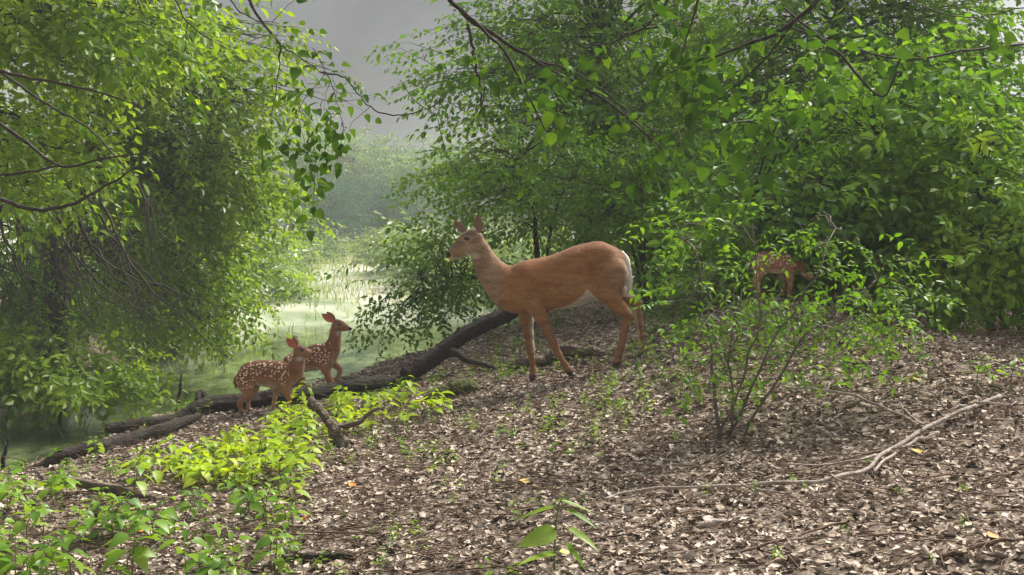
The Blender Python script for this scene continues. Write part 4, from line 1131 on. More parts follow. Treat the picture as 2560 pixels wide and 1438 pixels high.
overhang("long dark arching limbs sweeping down from the top centre toward the upper right", [
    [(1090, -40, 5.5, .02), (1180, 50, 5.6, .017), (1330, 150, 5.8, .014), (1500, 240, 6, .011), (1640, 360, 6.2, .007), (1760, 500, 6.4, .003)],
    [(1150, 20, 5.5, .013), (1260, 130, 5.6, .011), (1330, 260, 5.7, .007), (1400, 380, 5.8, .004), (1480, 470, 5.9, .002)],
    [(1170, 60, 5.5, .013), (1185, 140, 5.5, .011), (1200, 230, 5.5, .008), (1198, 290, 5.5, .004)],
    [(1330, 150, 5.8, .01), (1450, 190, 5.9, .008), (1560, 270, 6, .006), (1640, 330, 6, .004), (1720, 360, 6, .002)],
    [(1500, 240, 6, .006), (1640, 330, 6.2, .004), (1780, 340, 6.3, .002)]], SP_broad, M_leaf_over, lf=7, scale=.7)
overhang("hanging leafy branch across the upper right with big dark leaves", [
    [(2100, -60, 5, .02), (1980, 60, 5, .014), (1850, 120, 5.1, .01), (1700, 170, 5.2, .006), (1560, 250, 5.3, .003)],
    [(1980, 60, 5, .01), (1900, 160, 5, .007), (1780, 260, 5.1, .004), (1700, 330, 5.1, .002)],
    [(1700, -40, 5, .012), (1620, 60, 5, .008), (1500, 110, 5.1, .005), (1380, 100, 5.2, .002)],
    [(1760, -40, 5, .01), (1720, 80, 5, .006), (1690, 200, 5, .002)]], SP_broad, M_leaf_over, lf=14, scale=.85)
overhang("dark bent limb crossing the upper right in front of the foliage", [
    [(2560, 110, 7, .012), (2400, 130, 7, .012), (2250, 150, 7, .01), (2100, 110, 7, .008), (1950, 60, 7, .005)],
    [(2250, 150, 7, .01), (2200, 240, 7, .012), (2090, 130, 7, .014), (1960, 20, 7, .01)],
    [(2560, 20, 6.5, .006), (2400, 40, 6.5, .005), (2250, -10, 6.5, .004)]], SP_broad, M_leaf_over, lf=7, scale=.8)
overhang("thin dark branch dropping at the left of the sky gap with heart-shaped leaves", [
    [(610, -30, 5.2, .013), (650, 50, 5.2, .010), (690, 105, 5.2, .008), (694, 160, 5.2, .004), (684, 230, 5.2, .003), (676, 300, 5.2, .002)],
    [(690, 105, 5.2, .006), (760, 150, 5.2, .004), (820, 190, 5.2, .003)],
    [(560, -20, 5.1, .006), (620, 40, 5.1, .004), (700, 60, 5.1, .002)]], SP_broad, M_leaf_over, lf=11, scale=.62, start=.45)
overhang("thin looping vine-like branch hanging across the centre of the sky gap", [
    [(800, 180, 5.4, .006), (860, 200, 5.4, .006), (900, 255, 5.4, .005), (960, 290, 5.4, .005), (1030, 290, 5.4, .004), (1090, 262, 5.4, .003)],
    [(680, 215, 5.3, .003), (760, 235, 5.3, .003), (850, 252, 5.3, .002), (930, 245, 5.3, .001)],
    [(1000, 200, 5.5, .003), (1040, 250, 5.5, .003), (1100, 290, 5.5, .003), (1120, 380, 5.5, .003), (1160, 440, 5.5, .002), (1200, 440, 5.5, .002), (1235, 390, 5.5, .0015)],
    [(730, 200, 5.2, .002), (760, 300, 5.2, .002), (800, 400, 5.2, .001)]], SP_broad, M_leaf_over, lf=6, scale=.55, start=.2)
overhang("leafy twig tip hanging in the middle of the sky gap above the far trees", [
    [(780, 120, 5.0, .003), (815, 180, 5.0, .003), (850, 270, 5.0, .002), (860, 330, 5.0, .001)], [(815, 180, 5.0, .002), (740, 280, 5.0, .002), (705, 370, 5, .001)], [(740, 280, 5.0, .002), (770, 380, 5.0, .0015), (780, 440, 5.0, .001)]],
    SP_broad, M_leaf_over, lf=22, scale=.6, start=.4, spread=.05)
overhang("bare dark limbs bowing across the left edge in front of the bright leaves", [
    [(-40, 165, 7, .011), (60, 190, 7, .010), (200, 220, 7, .008), (330, 260, 7, .004), (400, 300, 7, .002)],
    [(-40, 480, 6.8, .012), (60, 520, 6.8, .013), (150, 520, 6.8, .011), (260, 470, 6.8, .008), (350, 410, 6.8, .003)],
    [(-40, 280, 7, .013), (60, 350, 7, .011), (150, 410, 7, .009), (260, 395, 7, .006), (400, 370, 7, .003), (470, 320, 7, .0015)],
    [(-40, 150, 7.2, .010), (100, 250, 7.2, .008), (230, 330, 7.2, .006), (330, 440, 7.2, .003)],
    [(-40, 440, 7, .009), (60, 430, 7, .008), (120, 420, 7, .006), (160, 415, 7, .004)]], SP_mid, M_leaf_over, lf=1.5, scale=.7, thick=1.1)
overhang("twiggy branch at the top of the left tree mass", [
    [(420, -40, 6, .008), (470, 60, 6, .006), (560, 120, 6, .003), (620, 160, 6, .0015)],
    [(470, 60, 6, .004), (455, 150, 6, .003), (400, 250, 6, .001)], [(330, -30, 6, .006), (370, 60, 6, .004), (450, 70, 6, .002)]],
    SP_broad, M_leaf_over, lf=7, scale=.65)
# hanging dead twigs, lower left
root = empty("dead_twig_tangle", P(60, 500, 12), "tangle of bare hanging twigs on the left in front of the shaded bank", "twigs")
wood = MB()
for i in range(85):
    x0 = rs.uniform(-60, 380); y0 = rs.uniform(430, 640); D0 = rs.uniform(11.5, 14)
    x1 = x0 + rs.uniform(20, 260); y1 = y0 + rs.uniform(120, 330)
    c = smooth_curve(np.array([P(x0, y0, D0), P(x0 * .6 + x1 * .4 - 20, y0 * .45 + y1 * .55 + 20, D0), P(x1, y1, D0 + rs.uniform(-.4, .4))]), 9)
    c = jitter_curve(c, .07); tube(wood, c, np.linspace(rs.uniform(.004, .010), .002, 9), 4, cap=False)
    for k in range(3):
        j = rs.randint(2, 8); e = c[j] + np.array([rs.randn() * .25, rs.randn() * .15, -abs(rs.randn()) * .25])
        tube(wood, jitter_curve(smooth_curve(np.array([c[j], e]), 5), .02), np.linspace(.003, .0012, 5), 3, cap=False)
for i in range(7):
    x0 = rs.uniform(-40, 250); y0 = rs.uniform(380, 520); x1 = x0 + rs.uniform(200, 420); y1 = rs.uniform(760, 900)
    c = smooth_curve(np.array([P(x0, y0, 12), P((x0 + x1) / 2 - 50, (y0 + y1) / 2 + 30, 12), P(x1, y1, 12.3)]), 16)
    tube(wood, jitter_curve(c, .03), np.linspace(.02, .004, 16), 5, cap=False)
wood.build("twigs", M_bark_dark, root)

# ------------------------------------------------------------------ logs, stumps, sticks
def log(name, label, cat, pts, mat, sides=14, wob=.10, jit=.012, group=None, n=None, stubs=(), base=None):
    """pts: (world point, radius)"""
    W = np.array([np.append(p, r) for p, r in pts]); n = n or 8 * len(W)
    c = smooth_curve(jitter_curve(smooth_curve(W, 2 * len(W) + 3), jit), n)
    if sides > 10: c[:, 3] *= .84; n = n * 2; c = smooth_curve(c, n); sides = 22
    mb = MB(); tube(mb, c[:, :3], c[:, 3] * (1 + (rs.rand(n) - .5) * wob * .6), sides, wob=wob * .5)
    if sides > 10:                                    # bark ridges and broken knobs
        vv = mb.v[0]; body = vv[:n * sides].reshape(n, sides, 3); ctr = c[:, None, :3]
        rid = np.repeat(rs.rand(1, sides) - .5, n, 0) * .22 + np.cumsum(rs.randn(n, sides), 0) * .012 + (rs.rand(n, sides) < .04) * .14
        mb.v[0][:n * sides] = (ctr + (body - ctr) * (1 + rid[..., None])).reshape(-1, 3)
    o0 = c[0, :3].copy()
    root = empty(name, o0, label, cat, group)
    mb.build("bark", mat, root)
    for st in stubs:
        m2 = MB(); w2 = np.array([np.append(p, r) for p, r in st]); c2 = jitter_curve(smooth_curve(w2, 10), jit)
        tube(m2, c2[:, :3], c2[:, 3], 7, wob=.1); m2.build("side_branch", mat, root)
    return root
def pr(px, py, D, rpx): return (P(px, py, D), rpx * D / F)
log("fallen_log", "long dark fallen log lying behind the fawns' feet, broken at its left end", "log",
    [pr(262, 1070, 8.55, 13), pr(330, 1068, 8.6, 19), pr(440, 1044, 8.75, 22), pr(520, 1015, 8.9, 29), pr(640, 1002, 9.1, 31), pr(780, 985, 9.2, 30), pr(900, 968, 9.3, 27), pr(1000, 962, 9.35, 27), pr(1062, 958, 9.35, 12)], M_log,
    stubs=[[pr(520, 1005, 9, 12), pr(500, 985, 9, 9), pr(490, 1000, 8.9, 4)]])
log("bank_log", "black rotting log along the edge of the bank below the longer fallen log", "log",
    [pr(40, 1184, 7.4, 9), pr(130, 1154, 7.5, 17), pr(240, 1122, 7.7, 19), pr(330, 1098, 8.0, 18), pr(420, 1070, 8.3, 15), pr(500, 1040, 8.7, 8)], M_log)
log("leaning_trunk", "straight grey-brown trunk propped at a slant from the fallen log up behind the doe's chest", "log",
    [pr(1015, 942, 9.3, 27), pr(1070, 905, 9.4, 25), pr(1150, 852, 9.5, 23), pr(1230, 806, 9.6, 22), pr(1300, 768, 9.7, 20), pr(1345, 745, 9.75, 10)], M_log, wob=.07,
    stubs=[[pr(1130, 880, 9.4, 12), pr(1180, 900, 9.2, 7), pr(1250, 925, 9.0, 6), pr(1300, 945, 8.8, 3)], [pr(1150, 835, 9.5, 6), pr(1148, 818, 9.5, 3)]])
log("mossy_stump", "low mossy lump of rotten wood in front of the slanting trunk's foot", "stump",
    [pr(1060, 1010, 8.2, 10), pr(1100, 988, 8.2, 22), pr(1150, 972, 8.25, 26), pr(1192, 972, 8.3, 16)], M_moss, wob=.16)
g_ = Gz(1290, 8.9)
log("gnarled_root", "gnarled pale root lying on the ground behind the doe's legs", "wood",
    [(Gz(1275, 8.9, .04), .035), (Gz(1320, 8.8, .08), .04), (Gz(1370, 8.8, .07), .05), (Gz(1420, 8.8, .13), .055), (Gz(1470, 8.75, .10), .045), (Gz(1512, 8.7, .03), .025)], M_log_light, wob=.3, jit=.02,
    stubs=[[(Gz(1480, 8.8, .06), .02), (Gz(1482, 8.78, .14), .006)], [(Gz(1420, 8.8, .05), .02), (Gz(1380, 8.6, .01), .01)]])
log("dark_stump", "dark forked snag poking up through the bright plants", "stump",
    [(G(850, 1115) + [.03, 0, -.03], .075), (P(843, 1098, G(850, 1115)[1]), .055), (P(832, 1072, G(850, 1115)[1]), .04), (P(815, 1045, G(850, 1115)[1]), .026), (P(788, 1020, G(850, 1115)[1]), .03), (P(772, 1004, G(850, 1115)[1]), .02)], M_log_light, jit=.016, wob=.25,
    stubs=[[(P(838, 1075, G(850, 1115)[1]), .02), (P(880, 1062, G(850, 1115)[1]), .018), (P(950, 1020, G(850, 1115)[1]), .008)]])
D1 = G(300, 1240)[1]
log("broken_branch", "thick broken branch lying in the plants at lower left, pointing down to the right", "branch",
    [pr(105, 1205, D1 + .25, 8), pr(150, 1198, D1 + .15, 10), pr(215, 1206, D1, 13), pr(290, 1222, D1 - .05, 14), pr(350, 1236, D1 - .1, 14), pr(398, 1252, D1 - .15, 12)], M_log_light,
    stubs=[[pr(272, 1222, D1 - .05, 6), pr(266, 1245, D1 - .1, 4), pr(264, 1268, D1 - .15, 2)], [pr(110, 1205, D1 + .25, 5), pr(88, 1182, D1 + .3, 4)], [pr(360, 1245, D1 - .1, 4), pr(362, 1262, D1 - .12, 2)]])
D1 = G(800, 1410)[1]
log("dark_bark_slab", "dark slab of fallen bark at the bottom edge, left of centre", "wood",
    [(G(700, 1405) + [0, 0, .01], .012), (G(760, 1410) + [0, 0, .02], .022), (G(840, 1405) + [0, 0, .02], .02), (G(905, 1392) + [0, 0, .01], .008)], M_log, wob=.25)
for px, py0, py1, D, lab in ((448, 1022, 935, 9.3, "thin dead snag standing at the water's edge left of the fawns"), (14, 1165, 1090, 7.9, "crooked dead stick standing at the far left bank")):
    log("dead_snag", lab, "stick", [(P(px - 6, py0 + 12, D), .018), (P(px, (py0 + py1) / 2, D), .014), (P(px + 6, py1, D), .006)], M_log, sides=7, jit=.01)

def stick(label, pix, r0, r1, mat, lift=.015, group=None, side=(), arch=None):
    pts = []
    for i, (px, py) in enumerate(pix):
        g = G(px, py); g[2] += lift + (arch[i] if arch else 0)
        if arch and arch[i] > 0:                     # keep the photo position while raised
            D = g[1] - arch[i] * 2.4; q = P(px, py, D); g = q
        pts.append((g, r0 + (r1 - r0) * i / (len(pix) - 1)))
    sb = []
    for s in side:
        sb.append([(G(px, py) + [0, 0, lift + .01], r0 * .5 * (1 - .7 * k / len(s))) for k, (px, py) in enumerate(s)])
    return log("fallen_branch", label, "branch", pts, mat, sides=8, wob=.06, jit=.008, group=group, stubs=sb)
stick("long pale fallen branch curving across the leaf litter at lower right", [(2500, 1018), (2420, 1050), (2330, 1085), (2260, 1130), (2200, 1165), (2160, 1205), (2080, 1228), (1980, 1238), (1850, 1245), (1700, 1255), (1560, 1262), (1510, 1280)], .0125, .005, M_stick_pale, .055,
      side=[[(2310, 1095), (2270, 1070), (2250, 1040)], [(2080, 1228), (2120, 1250), (2180, 1262)], [(2440, 1042), (2500, 1050), (2540, 1040)], [(1850, 1245), (1900, 1262), (1970, 1272)], [(2190, 1175), (2150, 1195), (2040, 1200), (1950, 1198)]])
stick("short pale fork lying alongside the long fallen branch", [(2345, 1100), (2290, 1120), (2230, 1155), (2185, 1200)], .011, .006, M_stick_pale, .03)
stick("arched grey-brown twig joining the long fallen branch from the upper left", [(1950, 964), (2050, 975), (2140, 990), (2230, 1025), (2330, 1075)], .006, .009, M_stick_pale, .02, arch=[.12, .13, .1, .06, .02])
stick("thin bowed twig running down-left from under the front shrub", [(1950, 966), (1900, 1005), (1850, 1038), (1790, 1055), (1700, 1068)], .006, .003, M_stick_brown, .02)
stick("dark straight twig left of the pale fallen branch", [(2210, 1140), (2120, 1158), (2040, 1178), (1950, 1190), (1830, 1190)], .008, .003, M_stick_brown, .02)
stick("curved thin stick in the litter below the dark straight twig", [(2150, 1205), (2090, 1195), (2020, 1198), (1950, 1210)], .005, .003, M_stick_brown, .015)
stick("low arching twig right of the front shrub", [(2120, 1005), (2220, 985), (2290, 983), (2370, 1000)], .004, .003, M_stick_pale, .015)
stick("brown stick along the bottom right edge", [(2350, 1410), (2450, 1385), (2558, 1365)], .009, .006, M_stick_brown, .02)
stick("short pale stick standing out at the bottom right", [(2310, 1385), (2330, 1410), (2345, 1434)], .009, .005, M_stick_pale, .02)
stick("long dark twig at lower right running up to the right", [(1830, 1400), (1930, 1375), (2050, 1340), (2110, 1315), (2140, 1300)], .006, .004, M_stick_brown, .015)
stick("thin brown stick crossing the bottom centre", [(1070, 1398), (1150, 1395), (1230, 1385), (1290, 1372)], .006, .004, M_stick_brown, .015)
stick("broken grey branch piece near the bottom, right of the big-leaved seedling", [(1745, 1330), (1790, 1322), (1850, 1305)], .014, .007, M_stick_pale, .02)
stick("slim curved stick in the middle of the bare litter", [(1160, 1145), (1220, 1128), (1258, 1105), (1262, 1080)], .006, .004, M_stick_brown, .015)
stick("straight thin stick lying between the doe and the seedling", [(1270, 1090), (1340, 1072), (1420, 1060)], .005, .004, M_stick_brown, .015)
stick("pale stick at the far right on the slope", [(2515, 850), (2540, 835), (2575, 815)], .012, .01, M_stick_pale, .02)

# ------------------------------------------------------------------ leaf litter (too many to count)
m, nt = new_mat("leaf_litter"); N = nt.nodes; L = nt.links
out = N.new("ShaderNodeOutputMaterial"); bs = N.new("ShaderNodeBsdfPrincipled"); geo = N.new("ShaderNodeNewGeometry")
rp = ramp(nt, [(0.0, (0.04, 0.027, 0.019)), (0.1, (0.16, 0.115, 0.085)), (0.32, (0.36, 0.285, 0.22)), (0.7, (0.50, 0.415, 0.335)), (1.0, (0.62, 0.54, 0.455))])
L.new(geo.outputs['Random Per Island'], rp.inputs[0])
no = N.new("ShaderNodeTexNoise"); no.inputs['Scale'].default_value = 45; no.inputs['Detail'].default_value = 4; L.new(geo.outputs['Position'], no.inputs['Vector'])
mr = N.new("ShaderNodeMapRange"); mr.inputs[1].default_value = .3; mr.inputs[2].default_value = .7; mr.inputs[3].default_value = .6; mr.inputs[4].default_value = 1.2; L.new(no.outputs[0], mr.inputs[0])
mu = N.new("ShaderNodeVectorMath"); mu.operation = 'SCALE'; L.new(rp.outputs[0], mu.inputs[0]); L.new(mr.outputs[0], mu.inputs['Scale'])
L.new(mu.outputs[0], bs.inputs['Base Color']); bs.inputs['Roughness'].default_value = .9; bs.inputs['Specular IOR Level'].default_value = .12
L.new(bs.outputs[0], out.inputs[0]); M_litter = m

def curled(L_, W_, curl, fold, rg):
    xs = np.linspace(0, 1, 6); L_ *= 1.15; wp = np.array([.12, .75, 1, .8, .4, .05]) * (.85 + .3 * rg.rand(6)); V = []
    for x, w_ in zip(xs, wp):
        for s in (-1, 0, 1):
            V.append((x * L_ - L_ / 2, s * w_ * W_ / 2, curl * L_ * (x - .5) ** 2 + fold * abs(s) * w_ * W_ / 2 + rg.randn() * .06 * W_))
    q = [(i * 3 + j, i * 3 + j + 1, i * 3 + j + 4, i * 3 + j + 3) for i in range(5) for j in range(2)]
    return np.array(V), np.zeros((0, 3), int), np.array(q)
rl = np.random.RandomState(5)
LT = [curled(rl.uniform(.05, .085), rl.uniform(.03, .05), rl.uniform(-.5, 1.0), rl.uniform(-.3, .9), rl) for _ in range(14)]
def scatter_ground(n, x0, x1, y0, y1, dens=None):
    x = rs.uniform(x0, x1, n); y = rs.uniform(y0, y1, n)
    keep = np.abs(x) < (y * .50 + .6)
    keep &= rs.rand(n) < np.clip(1.25 - (y - 3) * .075, .25, 1)
    keep &= sdist(BANK_R, x, y) < .25
    if dens is not None: keep &= rs.rand(n) < dens(x, y)
    x, y = x[keep], y[keep]
    return np.stack([x, y, terrain(x, y)], -1)
pos = scatter_ground(260000, -5, 7, 2.6, 15)
nrm = rs.randn(len(pos), 3); nrm[:, 2] = nrm[:, 2] * .22; nrm[:, 0] *= 1.5
mb = MB(); pos2 = pos.copy(); pos2[:, 2] += rs.rand(len(pos)) * .018
place(mb, LT, pos2, nrm, .22 + .62 * rs.rand(len(pos)) ** 2.0, .36)
lit = mb.build("leaf_litter", M_litter, smooth=False); tag(lit, "dry brown and pale dead leaves covering the slope", "leaf litter", kind='stuff')
# twig crumbs
mb = MB(); pp = scatter_ground(11000, -5, 7, 2.6, 12)
for ip, p in enumerate(pp):
    a = rs.rand() * 6.28; Ls = rs.uniform(.04, .28)
    if ip % 5 == 0: a = rs.randn() * .45; Ls = rs.uniform(.25, .75)
    d = np.array([math.cos(a), math.sin(a) * .8, rs.randn() * .08]) * Ls
    q = p + d; q[2] = max(q[2], p[2]); mid = (p + q) / 2 + rs.randn(3) * .015
    tube(mb, np.array([p + [0, 0, .02], mid + [0, 0, .03], q + [0, 0, .02]]), rs.uniform(.0012, .0035), 4, cap=False)
tag(mb.build("twig_litter", M_stick_brown), "small broken twigs strewn through the dead leaves", "twigs", kind='stuff')

# ------------------------------------------------------------------ green ground cover (uncountable) and plants
def weed(rg, n, h, Lf):
    mb = MB()
    tube(mb, np.array([(0, 0, -.01), (rg.randn() * .01, rg.randn() * .01, h * .5), (rg.randn() * .02, rg.randn() * .02, h)]), [.002, .0015, .001], 3, cap=False)
    for i in range(n):
        z = h * (.35 + .65 * (i + 1) / n); a = i * 2.4 + rg.rand(); s = Lf * (.6 + .6 * rg.rand())
        V, T, Q = leaf_geo(s, s * .45, .2, .3, False)
        mb.add(V @ rotm(a, R(10 + rg.randn() * 20), rg.randn() * .3).T + [0, 0, z], T, Q)
    return mb.arrays()
WD = [weed(rl, rl.randint(3, 8), rl.uniform(.03, .11), rl.uniform(.02, .04)) for _ in range(8)]
def wdens(x, y):
    n = vnoise(x * 1.1 + 5, y * .9) + .5
    px = 1280 + x / y * F
    g = sstep(.42, .75, n)
    mid = sstep(5.0, 7.0, y)
    return np.clip(g * (.25 + .9 * mid) + .03, 0, 1) * np.where((px > 1500) & (y < 6), .25, 1)
pos = scatter_ground(9000, -5, 7, 3, 15, wdens)
mb = MB(); d = np.tile([1.0, 0, 0], (len(pos), 1)); a = rs.rand(len(pos)) * 6.28; d = np.stack([np.cos(a), np.sin(a), np.zeros(len(pos))], -1)
place(mb, WD, pos, d, .6 + .8 * rs.rand(len(pos)), .15)
tag(mb.build("ground_cover", M_leaf_plant, smooth=False), "scattered tiny green weeds sprouting through the dead leaves", "weeds", kind='stuff')

mb = MB(); n_ = 17000
x = rs.uniform(-14, 12, n_); y = 12 + 60 * rs.rand(n_) ** 1.3; z = terrain(x, y)
dR_ = sdist(BANK_R, x, y); dL_ = sdist(BANK_L, x, y)
wet = z < WATER - .02
edge = np.minimum(np.abs(dR_ - 1), np.abs(dL_))
kp = (dR_ > .3) & (dL_ < .8) & (((~wet) & (y > 25)) | (wet & (rs.rand(n_) < np.clip(.5 - edge * .22 + vnoise(x * .8, y * .4) * .6, 0, .6))))
x, y, z = x[kp], y[kp], np.maximum(z[kp], WATER - .05); n_ = len(x)
base_ = np.stack([x, y, z], -1); h_ = (.10 + .22 * rs.rand(n_))[:, None] * (1 + .012 * y[:, None]); a_ = rs.rand(n_) * 6.28
sd_ = np.stack([np.cos(a_), np.sin(a_), np.zeros(n_)], -1) * (.004 + .0004 * y)[:, None]
ln_ = rs.randn(n_, 3) * .3; ln_[:, 2] = 1; tp_ = base_ + unit(ln_) * h_; md_ = (base_ + tp_) / 2 + rs.randn(n_, 3) * .01
vv = np.stack([base_ - sd_, base_ + sd_, md_ + sd_ * .8, md_ - sd_ * .8, tp_], 1).reshape(-1, 3); o_ = np.arange(n_)[:, None] * 5
mb.add(vv, o_ + np.array([[3, 2, 4]]), o_ + np.array([[0, 1, 2, 3]]))
M_grass = leaf_mat("marsh_grass", (0.15, 0.22, 0.11), (0.26, 0.32, 0.19), (0.38, 0.40, 0.30), trans=.35, gloss=.0, nscale=.4)
tag(mb.build("marsh_grass", M_grass, smooth=False), "pale grass standing in the shallows and over the bright clearing", "grass", kind='stuff')

# individual seedlings: two children, stem and leaves
M_leaf_bright = leaf_mat("leaf_seedling_sunlit", (0.12, 0.22, 0.015), (0.24, 0.36, 0.022), (0.40, 0.50, 0.035), trans=0.45, gloss=0.02, nscale=2.0)  # sunlight on the seedling patches painted in as brighter, yellower leaf colour
def seedling_mesh(rg, nodes, h, Lf, ratio, lm=M_leaf_plant):
    st = MB(); lf = MB()
    top = np.array([rg.randn() * .03, rg.randn() * .03, h]); mid = np.array([rg.randn() * .015, rg.randn() * .015, h * .5])
    c = smooth_curve(np.array([(0, 0, -.02), mid, top]), 7); tube(st, c, np.linspace(.0035, .0015, 7), 5)
    a0 = rg.rand() * 3
    for i in range(nodes):
        u = .35 + .65 * (i + 1) / nodes; k = u * 5.999; p = c[int(k)] * (1 - k % 1) + c[min(6, int(k) + 1)] * (k % 1)
        s = Lf * (1.05 - .45 * abs(u - .6)) * (.8 + .35 * rg.rand())
        if i == nodes - 1: s *= .6
        for sd in (0, math.pi):
            az_ = a0 + i * math.pi / 2 + sd + rg.randn() * .25
            el_ = R(rg.uniform(-12, 22)); pet = .35 * s
            dv = np.array([math.cos(az_) * math.cos(el_), math.sin(az_) * math.cos(el_), math.sin(el_) + .15])
            q = p + dv * pet; tube(st, np.array([p, q]), [.0014, .001], 3, cap=False)
            V, T, Q = leaf_geo(s, s * ratio * (.85 + .3 * rg.rand()), .18 + .2 * rg.rand(), .22, True, wprof=[0, .85, 1, .55, 0])
            lf.add(V @ rotm(az_, el_ - .2, rg.randn() * .25).T + q, T, Q)
    return st.mesh("stem", [M_stem]), lf.mesh("leaves", [lm])
rp_ = np.random.RandomState(21)
SV = [seedling_mesh(rp_, rp_.randint(3, 6), rp_.uniform(.07, .20), rp_.uniform(.06, .095), rp_.uniform(.55, .72)) for _ in range(9)]
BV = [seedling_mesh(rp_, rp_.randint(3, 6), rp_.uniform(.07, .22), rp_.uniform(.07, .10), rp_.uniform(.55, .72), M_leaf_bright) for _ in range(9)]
NV = [seedling_mesh(rp_, rp_.randint(4, 7), rp_.uniform(.12, .22), rp_.uniform(.04, .06), rp_.uniform(.38, .5)) for _ in range(5)]
def plant(name, meshes, loc, s, rz, label, group, cat="plant", tilt=0.0):
    r_ = empty(name, loc, label, cat, group); r_.rotation_euler = (tilt, tilt * .5, rz); r_.scale = (s, s, s)
    for me, nm in zip(meshes, ("stem", "leaves")):
        o = bpy.data.objects.new(nm, me); link(o); o.parent = r_
    return r_
def patch(n, x0, x1, y0, y1, what, where, group, var, smin=.7, smax=1.25, cond=None, name="seedling"):
    k = 0; tries = 0; pts_ = []; its = []
    while k < n and tries < 4000:
        tries += 1
        px = rs.uniform(x0, x1); py = rs.uniform(y0, y1)
        if cond and not cond(px, py): continue
        g = G(px, py)
        if sdist(BANK_R, g[0:1], g[1:2])[0] > .2: continue
        if any(abs(g[0] - q[0]) + abs(g[1] - q[1]) < .07 for q in pts_): continue
        pts_.append(g); its.append((px, g[1], plant(name, var[rs.randint(len(var))], g, rs.uniform(smin, smax), rs.rand() * 6.28, 'x', group, tilt=rs.randn() * .12))); k += 1
    label_rows(its, what, where)
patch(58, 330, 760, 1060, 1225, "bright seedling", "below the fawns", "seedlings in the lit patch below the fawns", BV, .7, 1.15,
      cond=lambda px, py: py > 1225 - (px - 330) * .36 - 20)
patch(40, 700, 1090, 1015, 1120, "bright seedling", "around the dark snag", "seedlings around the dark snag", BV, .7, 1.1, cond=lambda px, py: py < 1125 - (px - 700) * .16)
patch(40, -40, 330, 1225, 1490, "seedling", "in the bottom left corner", "seedlings in the bottom left corner", SV, .7, 1.2)
patch(16, 340, 760, 1290, 1470, "lone seedling", "in the litter at lower left", "scattered seedlings at lower left", SV, .7, 1.1)
patch(14, 520, 760, 1190, 1330, "loose seedling", "just under the lit patch", "seedlings under the lit patch", SV, .6, 1.0)
patch(16, 60, 420, 1130, 1210, "small seedling", "along the black bank log", "seedlings along the bank log", NV + SV[:2], .5, .9)
patch(26, 1180, 1720, 800, 930, "narrow-leaved sprout", "behind the doe's legs", "sprouts behind the doe", NV, .6, 1.1)
patch(10, 1440, 1720, 960, 1080, "narrow-leaved sprout", "below the doe's hind legs", "sprouts below the doe", NV, .6, 1.0)
patch(22, 1650, 2540, 800, 1000, "sprout", "under the right-hand shrubs", "sprouts under the right-hand shrubs", NV, .7, 1.3)
patch(7, 1900, 2540, 1150, 1430, "tiny sprout", "in the bare litter at right", "sprouts in the bare litter", NV, .3, .5)
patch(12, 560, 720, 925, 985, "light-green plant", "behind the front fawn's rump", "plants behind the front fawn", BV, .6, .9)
# the single large seedling at the bottom centre
g = G(1385, 1436); st = MB(); lf = MB(); Dg = g[1]
c = smooth_curve(np.array([g + [0, 0, -.02], P(1388, 1340, Dg), P(1395, 1270, Dg), P(1405, 1245, Dg)]), 12); tube(st, c, np.linspace(.004, .002, 12), 6)
root = empty("seedling", g, "single tall seedling with one large round bright leaf at the bottom centre", "plant")
for (x0, y0, x1, y1, wpx, roll, dy) in ((1392, 1325, 1298, 1362, 62, .2, -.05), (1392, 1265, 1290, 1288, 22, .9, 0), (1400, 1250, 1495, 1278, 20, -.8, .02), (1405, 1248, 1360, 1262, 20, .9, .06),
                                       (1415, 1270, 1495, 1312, 22, -.8, -.03), (1420, 1318, 1500, 1368, 30, -.7, -.04), (1392, 1385, 1300, 1392, 26, .9, -.1), (1415, 1355, 1462, 1412, 18, -.9, -.1), (1392, 1378, 1275, 1408, 24, .9, -.02)):
    A = P(x0, y0, Dg); B = P(x1, y1, Dg + dy * 1.5 - .03); d = B - A; Ln = np.linalg.norm(d)
    V, T, Q = leaf_geo(Ln, wpx * Dg / F * (.8 if wpx > 40 else .8), .12, .2, True, wprof=[0, .85, 1, .6, 0])
    X = unit(d); Y = unit(np.cross([0, 0, 1.0], X)); Z = np.cross(X, Y)
    a = -.9 * (1 if X[0] < 0 else -1) if wpx > 40 else .25 * (1 if X[0] < 0 else -1) * -1
    Y2 = Y * math.cos(a) + Z * math.sin(a); Z2 = np.cross(X, Y2)
    lf.add(V @ np.stack([X, Y2, Z2]) + A, T, Q)
    k = np.argmin(np.linalg.norm(c - A, axis=1)); tube(st, np.array([c[k], A]), [.0015, .0012], 4, cap=False)
st.build("stem", M_stem, root); lf.build("leaves", M_leaf_plant, root)

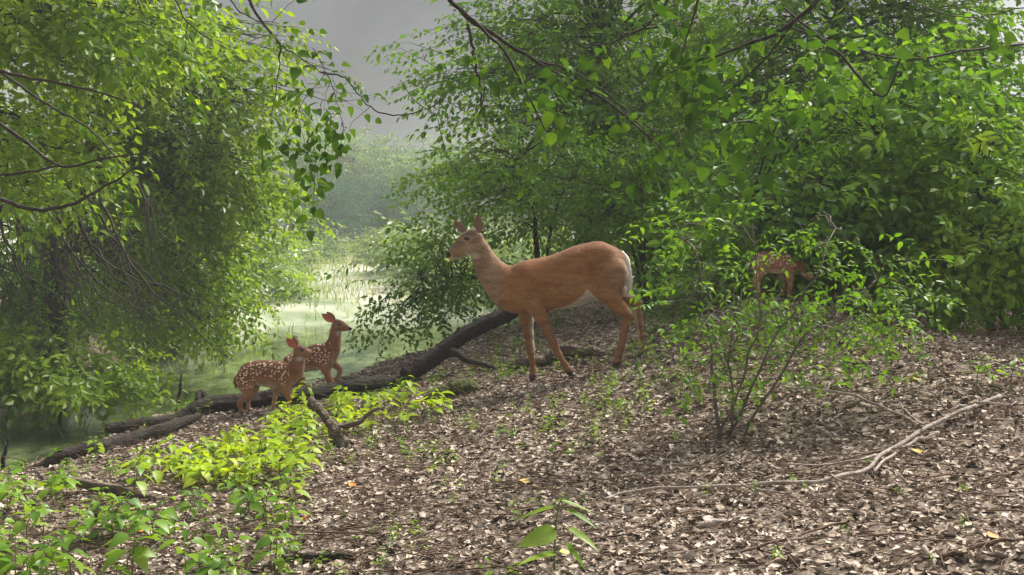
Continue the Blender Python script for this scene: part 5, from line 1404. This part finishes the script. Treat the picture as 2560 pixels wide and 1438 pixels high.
# coloured fallen leaves one can single out
M_yel = simple_mat("yellow_leaf", (0.62, 0.42, 0.10), .6, .3); M_org = simple_mat("orange_leaf", (0.50, 0.20, 0.04), .6, .3)
for px, py, mt_, lab in ((1308, 1222, M_yel, "pale yellow fallen leaf in the middle of the litter"), (880, 1232, M_org, "orange fallen leaf left of centre below the lit plants"), (2290, 1148, M_yel, "yellow fallen leaf beside the long pale branch"),
                         (1408, 1408, M_yel, "yellow fallen leaf at the foot of the tall seedling"), (2478, 1375, M_org, "orange fallen leaf at the bottom right"), (340, 1352, M_org, "orange fallen leaf among the lower left seedlings"), (765, 1318, M_org, "small orange fallen leaf at lower left of centre"), (2290, 968, M_yel, "yellow fallen leaf on the slope at right")):
    g = G(px, py); V, T, Q = curled(.055, .038, .6, .4, rl); mb = MB(); mb.add(V @ rotm(rs.rand() * 6, .2, -.3).T + g + [0, 0, .035], T, Q)
    o = mb.build("fallen_leaf", mt_, origin=g); tag(o, lab, "leaf")

# ------------------------------------------------------------------ haze
m, nt = new_mat("haze"); N = nt.nodes
out = N.new("ShaderNodeOutputMaterial"); pv = N.new("ShaderNodeVolumePrincipled")
pv.inputs['Color'].default_value = (0.93, 0.97, 0.94, 1); pv.inputs['Density'].default_value = 0.0021; pv.inputs['Anisotropy'].default_value = 0.0
nt.links.new(pv.outputs[0], out.inputs['Volume'])
mb = MB(); x0, x1, y0, y1, z0, z1 = GX.min() - 2, GX.max() + 2, GY.min() - 2, GY.max() + 2, GZ.min() - 1, 17
mb.add([(x0, y0, z0), (x1, y0, z0), (x1, y1, z0), (x0, y1, z0), (x0, y0, z1), (x1, y0, z1), (x1, y1, z1), (x0, y1, z1)], None,
       [(0, 3, 2, 1), (4, 5, 6, 7), (0, 1, 5, 4), (1, 2, 6, 5), (2, 3, 7, 6), (3, 0, 4, 7)])
tag(mb.build("haze", m, smooth=False), "pale humid haze over the clearing and the far trees", "haze", kind='stuff')

print("zrange", GZ.min(), GZ.max())
print("faces", sum(len(o.data.polygons) for o in sc.objects if o.type == 'MESH'))
